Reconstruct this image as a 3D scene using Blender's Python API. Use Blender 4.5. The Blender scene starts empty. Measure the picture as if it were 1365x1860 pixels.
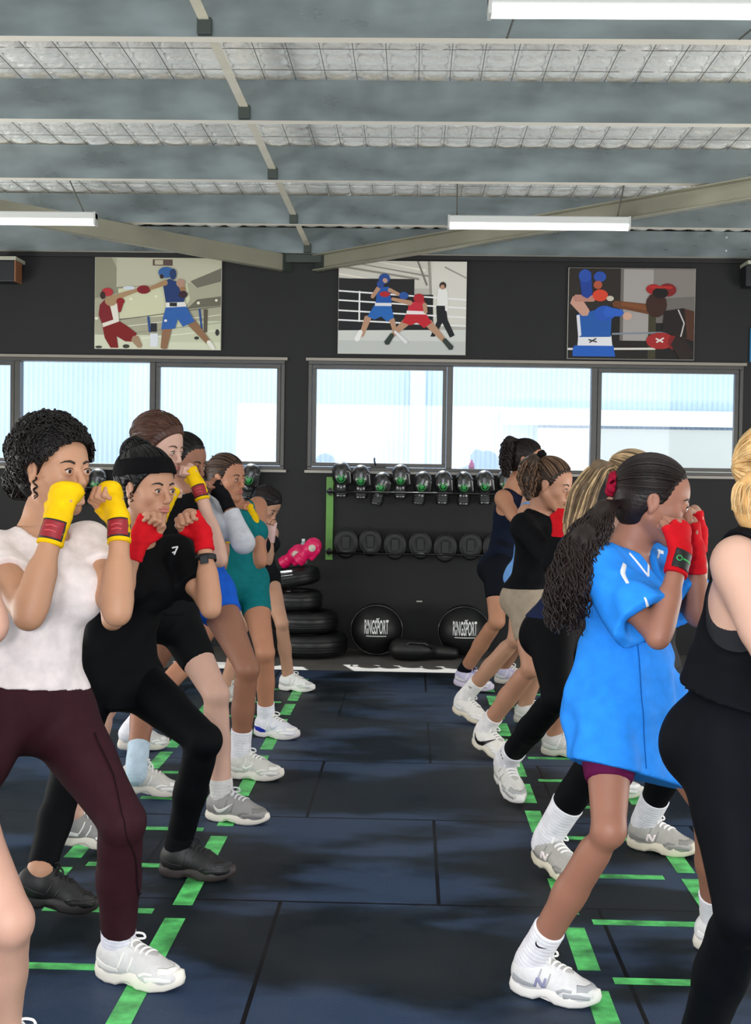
import bpy, math, random
import numpy as np
from mathutils import Vector, Matrix
C = bpy.context.scene.collection
random.seed(4); RNG = np.random.default_rng(4)
F32 = np.float32

# ------------------------------------------------------------------ camera
CAM = np.array([0.0, 0.0, 1.35]); FPX = 2335.0; CX, CY = 682.5, 930.0
def unit(v):
    v = np.asarray(v, float); return v / max(1e-9, np.linalg.norm(v))
_YV = unit([751-CX, -(865-CY), -FPX])           # camera-space direction of world +Y
_sl = math.tan(0.015)
_XV = np.array([1.0, -_sl, 0.0]); _XV = unit(_XV - _YV*np.dot(_XV, _YV))
_ZV = np.cross(_XV, _YV)
R_CAM = np.array([_XV, _YV, _ZV])               # rows: world axes seen in camera space
cam_data = bpy.data.cameras.new('camera'); cam = bpy.data.objects.new('camera', cam_data); C.objects.link(cam)
cam_data.sensor_fit = 'VERTICAL'; cam_data.sensor_height = 24.0; cam_data.lens = 24.0*FPX/1860.0
cam_data.clip_start = 0.02; cam_data.clip_end = 200
M = Matrix([[R_CAM[i][j] for j in range(3)] + [CAM[i]] for i in range(3)] + [[0, 0, 0, 1]])
cam.matrix_world = M
bpy.context.scene.camera = cam
def ray(px, py):
    return R_CAM @ np.array([px-CX, -(py-CY), -FPX])
def W(px, py, Y):                               # the point at depth Y seen at a pixel
    d = ray(px, py); return CAM + d*(Y-CAM[1])/d[1]
def G(px, py, z=0.0):                           # the point at height z seen at a pixel
    d = ray(px, py); return CAM + d*(z-CAM[2])/d[2]

# ------------------------------------------------------------------ world and lights
vs = bpy.context.scene.view_settings
bpy.context.scene.display_settings.display_device = 'sRGB'
vs.view_transform = 'Standard'; vs.look = 'None'; vs.gamma = 1.0; vs.use_curve_mapping = False
vs.exposure = 0.0
bpy.context.scene.cycles.use_denoising = True
bpy.context.scene.cycles.max_bounces = 8
bpy.context.scene.cycles.sample_clamp_indirect = 6.0
world = bpy.data.worlds.new('world'); bpy.context.scene.world = world; world.use_nodes = True
world.node_tree.nodes['Background'].inputs[0].default_value = (0.80, 0.88, 1.0, 1)
world.node_tree.nodes['Background'].inputs[1].default_value = 2.5
def light(name, kind, loc, energy, size=1, color=(1, 1, 1), aim=None, sy=None):
    d = bpy.data.lights.new(name, kind); d.energy = energy; d.color = color
    o = bpy.data.objects.new(name, d); o.location = loc; C.objects.link(o)
    if kind == 'AREA':
        d.size = size
        if sy: d.shape = 'RECTANGLE'; d.size_y = sy
    elif kind == 'SUN': d.angle = size
    else: d.shadow_soft_size = size
    if aim is not None:
        o.rotation_euler = Vector(aim).to_track_quat('-Z', 'Y').to_euler()
    return o
light('sun', 'SUN', (0, 20, 20), 16.0, 0.01, (1, 0.97, 0.92), (0.16, -0.50, -0.866))
light('camera_flash', 'AREA', (-0.14, 0.02, 1.37), 37, 0.07, (1, 0.97, 0.94), (0.0, 1, -0.02))
light('doorway_daylight', 'AREA', (0, -3.2, 1.4), 200, 6.5, (0.97, 0.985, 1.0), (0, 1, 0.30), 2.6)
light('left_foil_fill', 'AREA', (-5.1, 4.8, 1.2), 400, 6.0, (1.0, 0.99, 0.96), (1, 0, 0.9), 2.2)  # unseen fill lamp added to brighten the foil; the left wall is closed
light('right_foil_fill', 'AREA', (4.5, 4.8, 1.2), 360, 6.0, (1.0, 0.99, 0.96), (-1, 0, 0.9), 2.2)  # matching added fill from the right, no opening in that wall

# ------------------------------------------------------------------ materials
def lin(h):
    h = h.lstrip('#'); v = [int(h[i:i+2], 16)/255 for i in (0, 2, 4)]
    return tuple((c/12.92 if c <= .04045 else ((c+.055)/1.055)**2.4) for c in v) + (1,)
MATS = {}
def mat(name, col, rough=0.5, metal=0.0, spec=0.5, noise=0.0, nscale=8.0, bump=0.0, bscale=60.0, bdist=0.01, coat=0.0,
        sss=0.0, emit=0.0, sheen=0.0, stretch=None, detail=4.0, rnoise=0.0):
    if name in MATS: return MATS[name]
    m = bpy.data.materials.new(name); m.use_nodes = True; MATS[name] = m
    nt = m.node_tree; b = nt.nodes['Principled BSDF']
    c = lin(col) if isinstance(col, str) else col
    b.inputs['Base Color'].default_value = c; b.inputs['Roughness'].default_value = rough
    b.inputs['Metallic'].default_value = metal; b.inputs['Specular IOR Level'].default_value = spec
    b.inputs['Coat Weight'].default_value = coat
    if sheen: b.inputs['Sheen Weight'].default_value = sheen
    if sss:
        b.inputs['Subsurface Weight'].default_value = sss; b.inputs['Subsurface Radius'].default_value = (0.012, 0.005, 0.003); b.inputs['Subsurface Scale'].default_value = 1.0
    if emit:
        b.inputs['Emission Color'].default_value = c; b.inputs['Emission Strength'].default_value = emit
    tc = nt.nodes.new('ShaderNodeTexCoord'); mp = nt.nodes.new('ShaderNodeMapping')
    nt.links.new(tc.outputs['Object'], mp.inputs[0])
    if stretch: mp.inputs['Scale'].default_value = stretch
    if noise or rnoise:
        n = nt.nodes.new('ShaderNodeTexNoise'); n.inputs['Scale'].default_value = nscale; n.inputs['Detail'].default_value = detail
        nt.links.new(mp.outputs[0], n.inputs['Vector'])
        if noise:
            mx = nt.nodes.new('ShaderNodeMix'); mx.data_type = 'RGBA'
            mx.inputs['A'].default_value = tuple(min(1, x*(1-noise)) for x in c[:3]) + (1,)
            mx.inputs['B'].default_value = tuple(min(1, x*(1+noise)) for x in c[:3]) + (1,)
            r = nt.nodes.new('ShaderNodeMapRange'); r.inputs[1].default_value = .3; r.inputs[2].default_value = .7
            nt.links.new(n.outputs[0], r.inputs[0]); nt.links.new(r.outputs[0], mx.inputs['Factor'])
            nt.links.new(mx.outputs['Result'], b.inputs['Base Color'])
        if rnoise:
            r2 = nt.nodes.new('ShaderNodeMapRange'); r2.inputs[1].default_value = .35; r2.inputs[2].default_value = .65
            r2.inputs[3].default_value = max(0.02, rough-rnoise); r2.inputs[4].default_value = min(1, rough+rnoise)
            nt.links.new(n.outputs[0], r2.inputs[0]); nt.links.new(r2.outputs[0], b.inputs['Roughness'])
    if bump:
        n2 = nt.nodes.new('ShaderNodeTexNoise'); n2.inputs['Scale'].default_value = bscale; n2.inputs['Detail'].default_value = 3
        nt.links.new(mp.outputs[0], n2.inputs['Vector'])
        bp = nt.nodes.new('ShaderNodeBump'); bp.inputs['Strength'].default_value = bump; bp.inputs['Distance'].default_value = bdist
        nt.links.new(n2.outputs[0], bp.inputs['Height']); nt.links.new(bp.outputs[0], b.inputs['Normal'])
    return m

# ------------------------------------------------------------------ mesh helpers
def link_mesh(name, V, Fc, m, parent=None, smooth=False, mats=None, midx=None):
    me = bpy.data.meshes.new(name)
    V = np.asarray(V, F32)
    if parent is not None:
        inv = np.array(parent.matrix_world.inverted()) if False else None
        V = V - np.array(ORG.get(parent.name, (0, 0, 0)), F32)
    if isinstance(Fc, np.ndarray):
        me.vertices.add(len(V)); me.vertices.foreach_set('co', V.ravel())
        nf, k = Fc.shape
        me.loops.add(nf*k); me.loops.foreach_set('vertex_index', Fc.astype(np.int32).ravel())
        me.polygons.add(nf); me.polygons.foreach_set('loop_start', np.arange(0, nf*k, k, dtype=np.int32))
        me.update(calc_edges=True); me.validate()
    else:
        me.from_pydata([tuple(map(float, v)) for v in V], [], Fc); me.update()
    for x in (mats or [m]): me.materials.append(x)
    if midx is not None: me.polygons.foreach_set('material_index', np.asarray(midx, np.int32))
    me.polygons.foreach_set('use_smooth', [bool(smooth)]*len(me.polygons))
    o = bpy.data.objects.new(name, me); C.objects.link(o)
    if parent is not None:
        o.parent = parent
        ORG[o.name] = ORG.get(parent.name, (0, 0, 0))
    else: ORG[o.name] = (0, 0, 0)
    return o
ORG = {}
def thing(name, label, cat, loc=(0, 0, 0), group=None):
    o = bpy.data.objects.new(name, None); C.objects.link(o); o.location = [float(x) for x in loc]
    o.empty_display_size = 0.1; o['label'] = label; o['category'] = cat
    if group: o['group'] = group
    ORG[o.name] = tuple(float(x) for x in loc); return o
def tag(o, label, cat, group=None):
    o['label'] = label; o['category'] = cat
    if group: o['group'] = group
    return o
def struct(o): o['kind'] = 'structure'; return o
class MB:
    def __init__(s): s.v = []; s.f = []; s.mi = []; s.cur = 0
    def add(s, V, Fc):
        n = len(s.v); s.v += [tuple(map(float, v)) for v in V]; s.f += [tuple(i+n for i in f) for f in Fc]; s.mi += [s.cur]*len(Fc); return s
    def box(s, x0, x1, y0, y1, z0, z1):
        return s.add([(x0,y0,z0),(x1,y0,z0),(x1,y1,z0),(x0,y1,z0),(x0,y0,z1),(x1,y0,z1),(x1,y1,z1),(x0,y1,z1)],
                     [(0,3,2,1),(4,5,6,7),(0,1,5,4),(1,2,6,5),(2,3,7,6),(3,0,4,7)])
    def obox(s, c, ax, ay, az, hx, hy, hz):
        c = np.array(c, float); ax, ay, az = unit(ax)*hx, unit(ay)*hy, unit(az)*hz
        V = [c+i*ax+j*ay+k*az for k in (-1, 1) for (i, j) in ((-1,-1),(1,-1),(1,1),(-1,1))]
        return s.add(V, [(0,3,2,1),(4,5,6,7),(0,1,5,4),(1,2,6,5),(2,3,7,6),(3,0,4,7)])
    def tube(s, pts, r, n=8, cap=True):
        V, Fq = tube_np([pts], [r], n, cap); return s.add(V, [tuple(f) for f in Fq])
    def revolve(s, prof, c, axis, n=32):       # prof: (radius, height)
        ax = unit(axis); u = unit(np.cross(ax, [0.3, 0.9, 0.1])); w = np.cross(ax, u); c = np.array(c, float)
        V = []; m_ = len(prof)
        for (r, h) in prof:
            for k in range(n):
                a = 2*math.pi*k/n; V.append(c+ax*h+(u*math.cos(a)+w*math.sin(a))*max(r, 1e-4))
        Fc = [(i*n+k, i*n+(k+1) % n, (i+1)*n+(k+1) % n, (i+1)*n+k) for i in range(m_-1) for k in range(n)]
        return s.add(V, Fc)
    def build(s, name, m, parent=None, smooth=False, mats=None, bevel=0.0):
        o = link_mesh(name, s.v, s.f, m, parent, smooth, mats, s.mi if mats else None)
        if bevel:
            b = o.modifiers.new('bevel', 'BEVEL'); b.width = bevel; b.segments = 2; b.limit_method = 'ANGLE'
        return o
def tube_np(paths, radii, n=6, cap=True):
    VV = []; FF = []; base = 0
    ang = np.arange(n)*2*math.pi/n; ca, sa = np.cos(ang), np.sin(ang)
    for P, r in zip(paths, radii):
        P = np.asarray(P, float); m_ = len(P)
        T = np.gradient(P, axis=0); T /= np.maximum(1e-9, np.linalg.norm(T, axis=1))[:, None]
        u = np.cross(T[0], [0.31, 0.17, 0.93]);
        if np.linalg.norm(u) < 1e-3: u = np.cross(T[0], [1, 0, 0])
        u = unit(u); U = []
        for t in T:
            u = u - t*np.dot(u, t); u = unit(u); U.append(u)
        U = np.array(U); Wv = np.cross(T, U)
        rr = np.broadcast_to(np.asarray(r, float), (m_,))
        ring = P[:, None, :] + rr[:, None, None]*(U[:, None, :]*ca[None, :, None] + Wv[:, None, :]*sa[None, :, None])
        VV.append(ring.reshape(-1, 3))
        i = np.arange(m_-1)[:, None]*n; k = np.arange(n)[None, :]; k2 = (k+1) % n
        q = np.stack([i+k, i+k2, i+n+k2, i+n+k], -1).reshape(-1, 4) + base
        FF.append(q)
        if cap:
            j = np.arange(0, n//2-0)  # quad caps
            for (b0, rev) in ((0, True), ((m_-1)*n, False)):
                for a in range(1, n-1, 2):
                    c4 = [0, a, a+1, (a+2) if a+2 < n else 0]
                    if c4[3] == 0: c4 = [0, a, a+1, a+1]
                    if len(set(c4)) == 4:
                        FF.append(np.array([[base+b0+x for x in (c4[::-1] if rev else c4)]]))
        base += m_*n
    return np.concatenate(VV), np.concatenate(FF)
def polypatch(name, polys, parent, origin, U, V, Nn, eps=0.0006):
    """flat coloured shapes (a print): list of (hex, [(u,v)...]); later ones lie on top."""
    mb = MB(); mats = []; idx = {}
    for k, (h, pts) in enumerate(polys):
        if h not in idx: idx[h] = len(mats); mats.append(mat('print_'+h.strip('#'), h, .55, spec=.3))
        mb.cur = idx[h]
        P = [np.array(origin)+np.array(U)*u+np.array(V)*v+np.array(Nn)*eps*(k+1) for u, v in pts]
        mb.add(P, [tuple(range(len(P)))])
    return mb.build(name, None, parent, mats=mats)
# ------------------------------------------------------------------ room shell
YW = 10.0; ZC = 3.26; PX0, PX1 = -5.2, 4.6
def wall_mat(name, col, rough):
    return mat(name, col, rough, noise=.12, nscale=1.5, bump=.15, bscale=220, bdist=.002, spec=.35)
M_wall = wall_mat('charcoal_paint', '#1c1c1c', .62)
# black rubber mat floor: one metre tiles in running bond, worn glossy patches, bluish window sheen painted on
def floor_material():
    m = bpy.data.materials.new('rubber_mats'); m.use_nodes = True; nt = m.node_tree; b = nt.nodes['Principled BSDF']
    N = nt.nodes.new; L = nt.links.new
    tc = N('ShaderNodeTexCoord'); mp = N('ShaderNodeMapping'); L(tc.outputs['Object'], mp.inputs[0])
    mp.inputs['Location'].default_value = (0.048+MAT_X0, -MAT_Y0, 0)
    br = N('ShaderNodeTexBrick'); L(mp.outputs[0], br.inputs['Vector'])
    br.inputs['Scale'].default_value = 1.0; br.inputs['Brick Width'].default_value = 1.0; br.inputs['Row Height'].default_value = 1.0
    br.inputs['Mortar Size'].default_value = 0.007; br.inputs['Mortar Smooth'].default_value = 0.2
    br.offset = 0.5; br.inputs['Color1'].default_value = (0.0, 0, 0, 1); br.inputs['Color2'].default_value = (1, 1, 1, 1); br.inputs['Mortar'].default_value = (0.5, .5, .5, 1)
    n1 = N('ShaderNodeTexNoise'); n1.inputs['Scale'].default_value = 1.35; n1.inputs['Detail'].default_value = 5; n1.inputs['Roughness'].default_value = .55; L(tc.outputs['Object'], n1.inputs['Vector'])
    n2 = N('ShaderNodeTexNoise'); n2.inputs['Scale'].default_value = 170; n2.inputs['Detail'].default_value = 2; L(tc.outputs['Object'], n2.inputs['Vector'])
    r1 = N('ShaderNodeMapRange'); r1.inputs[1].default_value = .42; r1.inputs[2].default_value = .60; r1.inputs[3].default_value = .42; r1.inputs[4].default_value = .62
    L(n1.outputs[0], r1.inputs[0])
    L(r1.outputs[0], b.inputs['Roughness'])
    sp = N('ShaderNodeMapRange'); sp.inputs[1].default_value = .42; sp.inputs[2].default_value = .60; sp.inputs[3].default_value = .04; sp.inputs[4].default_value = .30
    L(n1.outputs[0], sp.inputs[0]); L(sp.outputs[0], b.inputs['Specular IOR Level'])
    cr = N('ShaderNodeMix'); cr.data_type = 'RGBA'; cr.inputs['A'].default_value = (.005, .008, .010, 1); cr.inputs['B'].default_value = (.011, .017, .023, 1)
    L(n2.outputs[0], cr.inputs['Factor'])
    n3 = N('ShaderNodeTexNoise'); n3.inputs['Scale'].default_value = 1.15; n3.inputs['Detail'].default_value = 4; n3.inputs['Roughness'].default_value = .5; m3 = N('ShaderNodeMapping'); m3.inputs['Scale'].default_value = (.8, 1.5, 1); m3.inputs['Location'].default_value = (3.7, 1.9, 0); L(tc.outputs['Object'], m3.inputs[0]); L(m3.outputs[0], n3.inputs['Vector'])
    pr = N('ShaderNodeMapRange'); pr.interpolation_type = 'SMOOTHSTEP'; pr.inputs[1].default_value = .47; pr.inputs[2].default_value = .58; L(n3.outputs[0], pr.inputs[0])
    du = N('ShaderNodeMix'); du.data_type = 'RGBA'; du.inputs['A'].default_value = (.020, .034, .066, 1); du.inputs['B'].default_value = (.050, .080, .145, 1); L(n2.outputs[0], du.inputs['Factor'])  # bluish sheen of the windows, painted into the base colour in patches
    sheen_mix = N('ShaderNodeMix'); sheen_mix.data_type = 'RGBA'; L(pr.outputs[0], sheen_mix.inputs['Factor']); L(cr.outputs['Result'], sheen_mix.inputs['A']); L(du.outputs['Result'], sheen_mix.inputs['B'])
    mx = N('ShaderNodeMix'); mx.data_type = 'RGBA'; L(br.outputs['Fac'], mx.inputs['Factor']); L(sheen_mix.outputs['Result'], mx.inputs['A']); mx.inputs['B'].default_value = (.002, .002, .003, 1)
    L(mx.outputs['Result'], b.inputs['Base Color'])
    h = N('ShaderNodeMath'); h.operation = 'MULTIPLY_ADD'; L(br.outputs['Fac'], h.inputs[0]); h.inputs[1].default_value = -3.0; L(n2.outputs[0], h.inputs[2])
    bp = N('ShaderNodeBump'); bp.inputs['Strength'].default_value = .35; bp.inputs['Distance'].default_value = .003; L(h.outputs[0], bp.inputs['Height']); L(bp.outputs[0], b.inputs['Normal'])
    return m
MAT_Y0 = 4.02; MAT_X0 = 0.35
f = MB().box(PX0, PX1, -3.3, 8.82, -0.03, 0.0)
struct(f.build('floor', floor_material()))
struct(MB().box(PX0, PX1, 8.82, 10.4, -0.04, -0.006).build('trim_1', mat('bare_concrete', '#5d5a56', .8, noise=.15, nscale=6, bump=.2)))
struct(MB().box(PX0, PX1, 8.82, 8.84, -0.03, -0.001).build('trim_2', mat('mat_edge', '#0b0c0e', .7)))
# wall with window openings
ZS, ZT = 1.385, 2.235
LW = (-4.22, -1.01); RW = (-0.826, 2.53)
w = MB(); th = .16
w.box(PX0, PX1, YW, YW+th, -0.04, ZS); w.box(PX0, PX1, YW, YW+th, ZT, ZC+.1)
for a, b_ in ((PX0, LW[0]), (LW[1], RW[0]), (RW[1], PX1)): w.box(a, b_, YW, YW+th, ZS, ZT)
struct(w.build('wall_back', M_wall))
struct(MB().box(PX0-.16, PX0, -3.3, YW+th, -0.04, ZC+.1).build('wall_left', mat('side_wall_paint', '#5c5f5c', .7)))
struct(MB().box(PX1, PX1+.16, -3.3, YW+th, -0.04, ZC+.1).build('wall_right', mat('side_wall_paint', '#5c5f5c', .7)))
# roof sheeting above the foil, outdoors side
struct(MB().box(PX0-.16, PX1+.16, -3.3, YW+.5, ZC+.12, ZC+.16).build('roof_sheet', mat('roof_steel', '#7d8488', .5, metal=.3)))
# foil insulation blanket
def foil():
    nx, ny = 66, 88; sub = 5
    xs = np.linspace(PX0, PX1, nx*sub+1); ys = np.linspace(-3.3, YW, ny*sub+1)
    Xg, Yg = np.meshgrid(xs, ys, indexing='ij')
    cx = (Xg-PX0)/(PX1-PX0)*nx; cy = (Yg+3.3)/(YW+3.3)*ny
    puff = np.abs(np.sin(np.pi*cx))**.5*np.abs(np.sin(np.pi*cy))**.5
    def vn(sc, seed):
        r = np.random.default_rng(seed); T = r.random((160, 160)); a = Xg*sc+40; b = Yg*sc+40
        i = np.floor(a).astype(int) % 160; j = np.floor(b).astype(int) % 160; u = a-np.floor(a); v = b-np.floor(b)
        i2, j2 = (i+1) % 160, (j+1) % 160
        return T[i, j]*(1-u)*(1-v)+T[i2, j]*u*(1-v)+T[i, j2]*(1-u)*v+T[i2, j2]*u*v
    Z = ZC + .030 - .020*puff - .014*vn(3.1, 1) - .010*vn(11, 2) - .008*vn(31, 3)
    V = np.stack([Xg, Yg, Z], -1).reshape(-1, 3); m_ = ny*sub+1
    i = (np.arange(nx*sub)[:, None]*m_+np.arange(ny*sub)[None, :]).ravel()
    Fq = np.stack([i, i+1, i+m_+1, i+m_], -1)
    m = mat('foil_blanket', '#fbfaf5', .34, metal=.45, bump=.6, bscale=26, bdist=.02, noise=.05, nscale=30)
    return struct(link_mesh('ceiling', V, Fq, m, smooth=True))
foil()
# safety wires under the foil
wm = MB()
for k in range(0, 67):
    x = PX0+(PX1-PX0)*k/66; wm.box(x-.0015, x+.0015, 2.5, YW, ZC-.004, ZC-.001)
for k in range(26): wm.box(PX0, PX1, 2.5+k*.3-.0015, 2.5+k*.3+.0015, ZC-.006, ZC-.004)
struct(wm.build('trim_3', mat('safety_wire', '#6d6a64', .5, metal=.5)))
# galvanised purlins, C section, open side towards the wall
M_galv = mat('galvanised_steel', '#798384', .36, metal=.55, noise=.24, nscale=4.2, detail=6, rnoise=.1, bump=.05, bscale=12, stretch=(.6, 1, 1.6))
M_flange = mat('purlin_flange_lit', '#e2dccd', .45, metal=.1)  # lit tone of the purlin steel, bounce light put into the colour
PY = [3.8, 5.05, 6.23, 7.48, 8.78, 9.93]; PB = 3.055
plab = ['galvanised roof purlin nearest the camera, cut by the top edge', 'galvanised roof purlin crossing behind the large right batten light',
        'second clearly visible galvanised purlin from the top of the picture', 'galvanised roof purlin in the middle of the ceiling, third from the wall',
        'galvanised purlin directly behind the two far batten lights', 'galvanised purlin fixed along the top of the charcoal wall']
for y, lb in zip(PY, plab):
    t = thing('roof_purlin', lb, 'beam', (0, y, PB), 'galvanised roof purlins')
    zt = ZC-.012
    MB().box(PX0, PX1, y-.0, y+.004, PB, zt).build('web', M_galv, t)
    fl = MB().box(PX0, PX1, y+.004, min(y+.066, YW-.002), PB, PB+.004); fl.box(PX0, PX1, min(y+.066, YW-.004)-.003, min(y+.066, YW-.004), PB+.004, PB+.02)
    fl.box(PX0, PX1, y+.004, min(y+.066, YW-.002), zt-.004, zt)
    fl.build('flange', M_flange, t)
    bo = MB()
    for x in (2.36,): 
        for dz in (.05, .15): bo.revolve([(0, -.008), (.008, -.008), (.009, 0)], (x, y, PB+dz), (0, 1, 0), 8)
    bo.build('bolt', mat('zinc_bolt', '#d8dcdc', .3, metal=.6), t, True)
# bridging angles between purlins
M_bridge = mat('bridging_steel', '#d2ccb8', .42, metal=.15, noise=.1, nscale=6)
bl = ['pale steel bridging bar at the top edge of the picture', 'longest pale bridging bar hanging in front of the bright foil', 'pale bridging bar between second and third visible purlins',
      'short pale bridging bar between third and fourth visible purlins', 'shortest pale bridging bar, just in front of the charcoal wall']
for i in range(5):
    y0, y1 = PY[i]+.07, PY[i+1]-.002
    t = thing('bridging_bar', bl[i], 'bracing bar', (-.84, y1, PB+.06), 'bridging bars between the purlins')
    b = MB(); b.box(-.862, -.822, y0, y1, PB+.055, PB+.060); b.box(-.862, -.857, y0, y1, PB+.060, PB+.10); b.build('angle', M_bridge, t)
    MB().box(-.868, -.812, y1-.030, y1, PB+.0, PB+.065).build('bracket', mat('dark_bracket', '#3d443f', .5, metal=.4), t, bevel=.003)
# diagonal roof braces (flat channels) running from the wall head
def chan(p0, p1, label):
    p0, p1 = np.array(p0), np.array(p1); d = unit(p1-p0); s = unit(np.cross(d, [0, 0, 1])); L_ = np.linalg.norm(p1-p0)/2; c = (p0+p1)/2
    t = thing('roof_brace', label, 'bracing bar', tuple(p0), 'diagonal roof braces')
    m = mat('brace_steel', '#989684', .4, metal=.35, noise=.12, nscale=2)
    b = MB(); b.obox(c, d, s, (0, 0, 1), L_, .004, .062); b.obox(c+[0, 0, -.058]+s*.03, d, s, (0, 0, 1), L_, .03, .004); b.obox(c+[0, 0, .058]+s*.03, d, s, (0, 0, 1), L_, .03, .004)
    b.build('channel', m, t)
    MB().obox(p0+d*.02, d, s, (0, 0, 1), .05, .012, .07).build('end_plate', mat('dark_bracket', '#3d443f', .5, metal=.4), t, bevel=.003)
chan((-.76, YW-.02, 2.985), (2.9, 6.3, 2.985), 'diagonal steel brace rising to the right edge behind the right batten light')
chan((-.99, YW-.02, 2.985), (-3.5, 7.0, 2.985), 'diagonal steel brace running left behind the left batten light')
g = thing('gusset_plate', 'small steel gusset plate at wall head where the two braces meet', 'bracket', (-.87, YW-.05, 3.0))
MB().box(-1.02, -.72, YW-.06, YW-.01, 2.985, 3.05).build('plate', mat('dark_bracket', '#3d443f', .5, metal=.4), g, bevel=.004)
# black head flashing
struct(MB().box(PX0, PX1, YW-.02, YW+.01, 3.02, 3.06).build('trim_4', mat('black_flashing', '#0b0c0b', .5)))

# ------------------------------------------------------------------ windows
M_alu = mat('bronze_aluminium', '#4a4844', .4, metal=.3, noise=.08)
def glassmat():
    m = bpy.data.materials.new('window_glass'); m.use_nodes = True; nt = m.node_tree; nt.nodes.clear(); N = nt.nodes.new
    o = N('ShaderNodeOutputMaterial'); mx = N('ShaderNodeMixShader'); t = N('ShaderNodeBsdfTransparent'); g_ = N('ShaderNodeBsdfGlossy')
    t.inputs[0].default_value = (.95, .98, 1, 1); g_.inputs['Roughness'].default_value = .02; mx.inputs[0].default_value = .05
    nt.links.new(t.outputs[0], mx.inputs[1]); nt.links.new(g_.outputs[0], mx.inputs[2]); nt.links.new(mx.outputs[0], o.inputs[0]); return m
M_glass = glassmat()
def window(n, x0, x1, mulls, opens):
    fr = MB(); a = .028
    fr.box(x0, x1, YW-.012, YW+.09, ZS, ZS+a); fr.box(x0, x1, YW-.012, YW+.09, ZT-a, ZT)
    fr.box(x0, x0+a, YW-.012, YW+.09, ZS+a, ZT-a); fr.box(x1-a, x1, YW-.012, YW+.09, ZS+a, ZT-a)
    root = struct(fr.build('window_%d' % n, M_alu, bevel=.003))
    edges = [x0+a] + mulls + [x1-a]
    for x in mulls: MB().box(x-.022, x+.022, YW-.008, YW+.09, ZS+a, ZT-a).build('mullion', M_alu, root, bevel=.003)
    for i in range(len(edges)-1):
        l = edges[i] + (.022 if i else 0); r = edges[i+1] - (.022 if i < len(edges)-2 else 0)
        if opens[i]:
            s = MB(); q = .034; o = .012
            s.box(l+.004, r-.004, YW+.0, YW+.05, ZS+a+.004, ZS+a+q); s.box(l+.004, r-.004, YW, YW+.05, ZT-a-q, ZT-a-.004)
            s.box(l+.004, l+q, YW, YW+.05, ZS+a+q, ZT-a-q); s.box(r-q, r-.004, YW, YW+.05, ZS+a+q, ZT-a-q)
            so = s.build('sash', M_alu, root, bevel=.002)
            MB().box(l+q, r-q, YW+.022, YW+.027, ZS+a+q, ZT-a-q).build('pane', M_glass, so)
            h = MB(); cx = (l+r)/2; h.box(cx-.06, cx+.06, YW-.03, YW, ZS+a, ZS+a+.02); h.tube([(cx-.02, YW-.03, ZS+a+.015), (cx-.03, YW-.05, ZS+a+.05), (cx-.03, YW-.05, ZS+a+.075)], .006, 6)
            h.build('winder', mat('winder_metal', '#2c2b29', .4, metal=.4), root)
        else:
            MB().box(l, r, YW+.03, YW+.035, ZS+a, ZT-a).build('pane', M_glass, root)
window(1, LW[0], LW[1], [-3.11, -2.045], [1, 0, 1])
window(2, RW[0], RW[1], [.275, 1.39], [1, 0, 1])
struct(MB().box(LW[0]-.02, LW[1]+.02, YW-.022, YW, ZT, ZT+.022).build('trim_5', mat('reveal_trim', '#8d867a', .4, metal=.2)))
struct(MB().box(RW[0]-.02, RW[1]+.02, YW-.022, YW, ZT, ZT+.022).build('trim_6', mat('reveal_trim', '#8d867a', .4)))
struct(MB().box(LW[0]-.02, LW[1]+.02, YW-.03, YW, ZS-.02, ZS).build('trim_7', mat('sill_trim', '#a39c90', .35)))
struct(MB().box(RW[0]-.02, RW[1]+.02, YW-.03, YW, ZS-.02, ZS).build('trim_8', mat('sill_trim', '#a39c90', .35)))
# neighbouring building beyond the windows: corrugated cladding
nb = thing('neighbouring_building', 'pale blue corrugated building seen through the windows behind the gym wall', 'building', (0, 14.2, 0))
n_ = 1300; xs = np.linspace(-9, 9, n_); ys = 14.2 + .012*np.sign(np.sin(xs*2*math.pi/.055))*.6
V = np.concatenate([np.stack([xs, ys, np.full(n_, -.3)], 1), np.stack([xs, ys, np.full(n_, 4.2)], 1)]); i = np.arange(n_-1)
link_mesh('cladding', V, np.stack([i, i+1, i+1+n_, i+n_], 1), mat('blue_white_cladding', '#cfe0f2', .6, noise=.05, nscale=1.2), nb)
MB().box(.95, 4.3, 14.05, 14.14, 1.93, 2.1).build('fascia', mat('white_fascia', '#f4f4f2', .6), nb)
MB().box(1.35, 4.3, 14.10, 14.16, 1.30, 1.9).build('shutter', mat('grey_shutter', '#cfcfc6', .6), nb)
MB().box(-.05, .12, 14.02, 14.14, .5, 2.6).build('downpipe', mat('pale_downpipe', '#d8e4ee', .6), nb, bevel=.03)
struct(MB().box(-12, 12, YW+.2, 20, -.3, -.1).build('ground', mat('outside_concrete', '#d9d6cf', .8)))
bt = thing('drink_bottle', 'small pink bottle standing on the sill outside the right window', 'bottle', W(857, 850, YW+.12))
pb = W(857, 850, YW+.12); zb = ZS+.001
MB().box(-.9, 2.6, YW+.092, YW+.158, ZS-.01, ZS).build('trim_9', M_alu)['kind'] = 'structure'
MB().revolve([(0, 0), (.022, .002), (.024, .05), (.022, .07), (.01, .085), (.01, .1), (0, .101)], (pb[0], YW+.125, zb), (0, 0, 1), 16).build('bottle_body', mat('pink_plastic', '#e59ac0', .3), bt, True)

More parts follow.
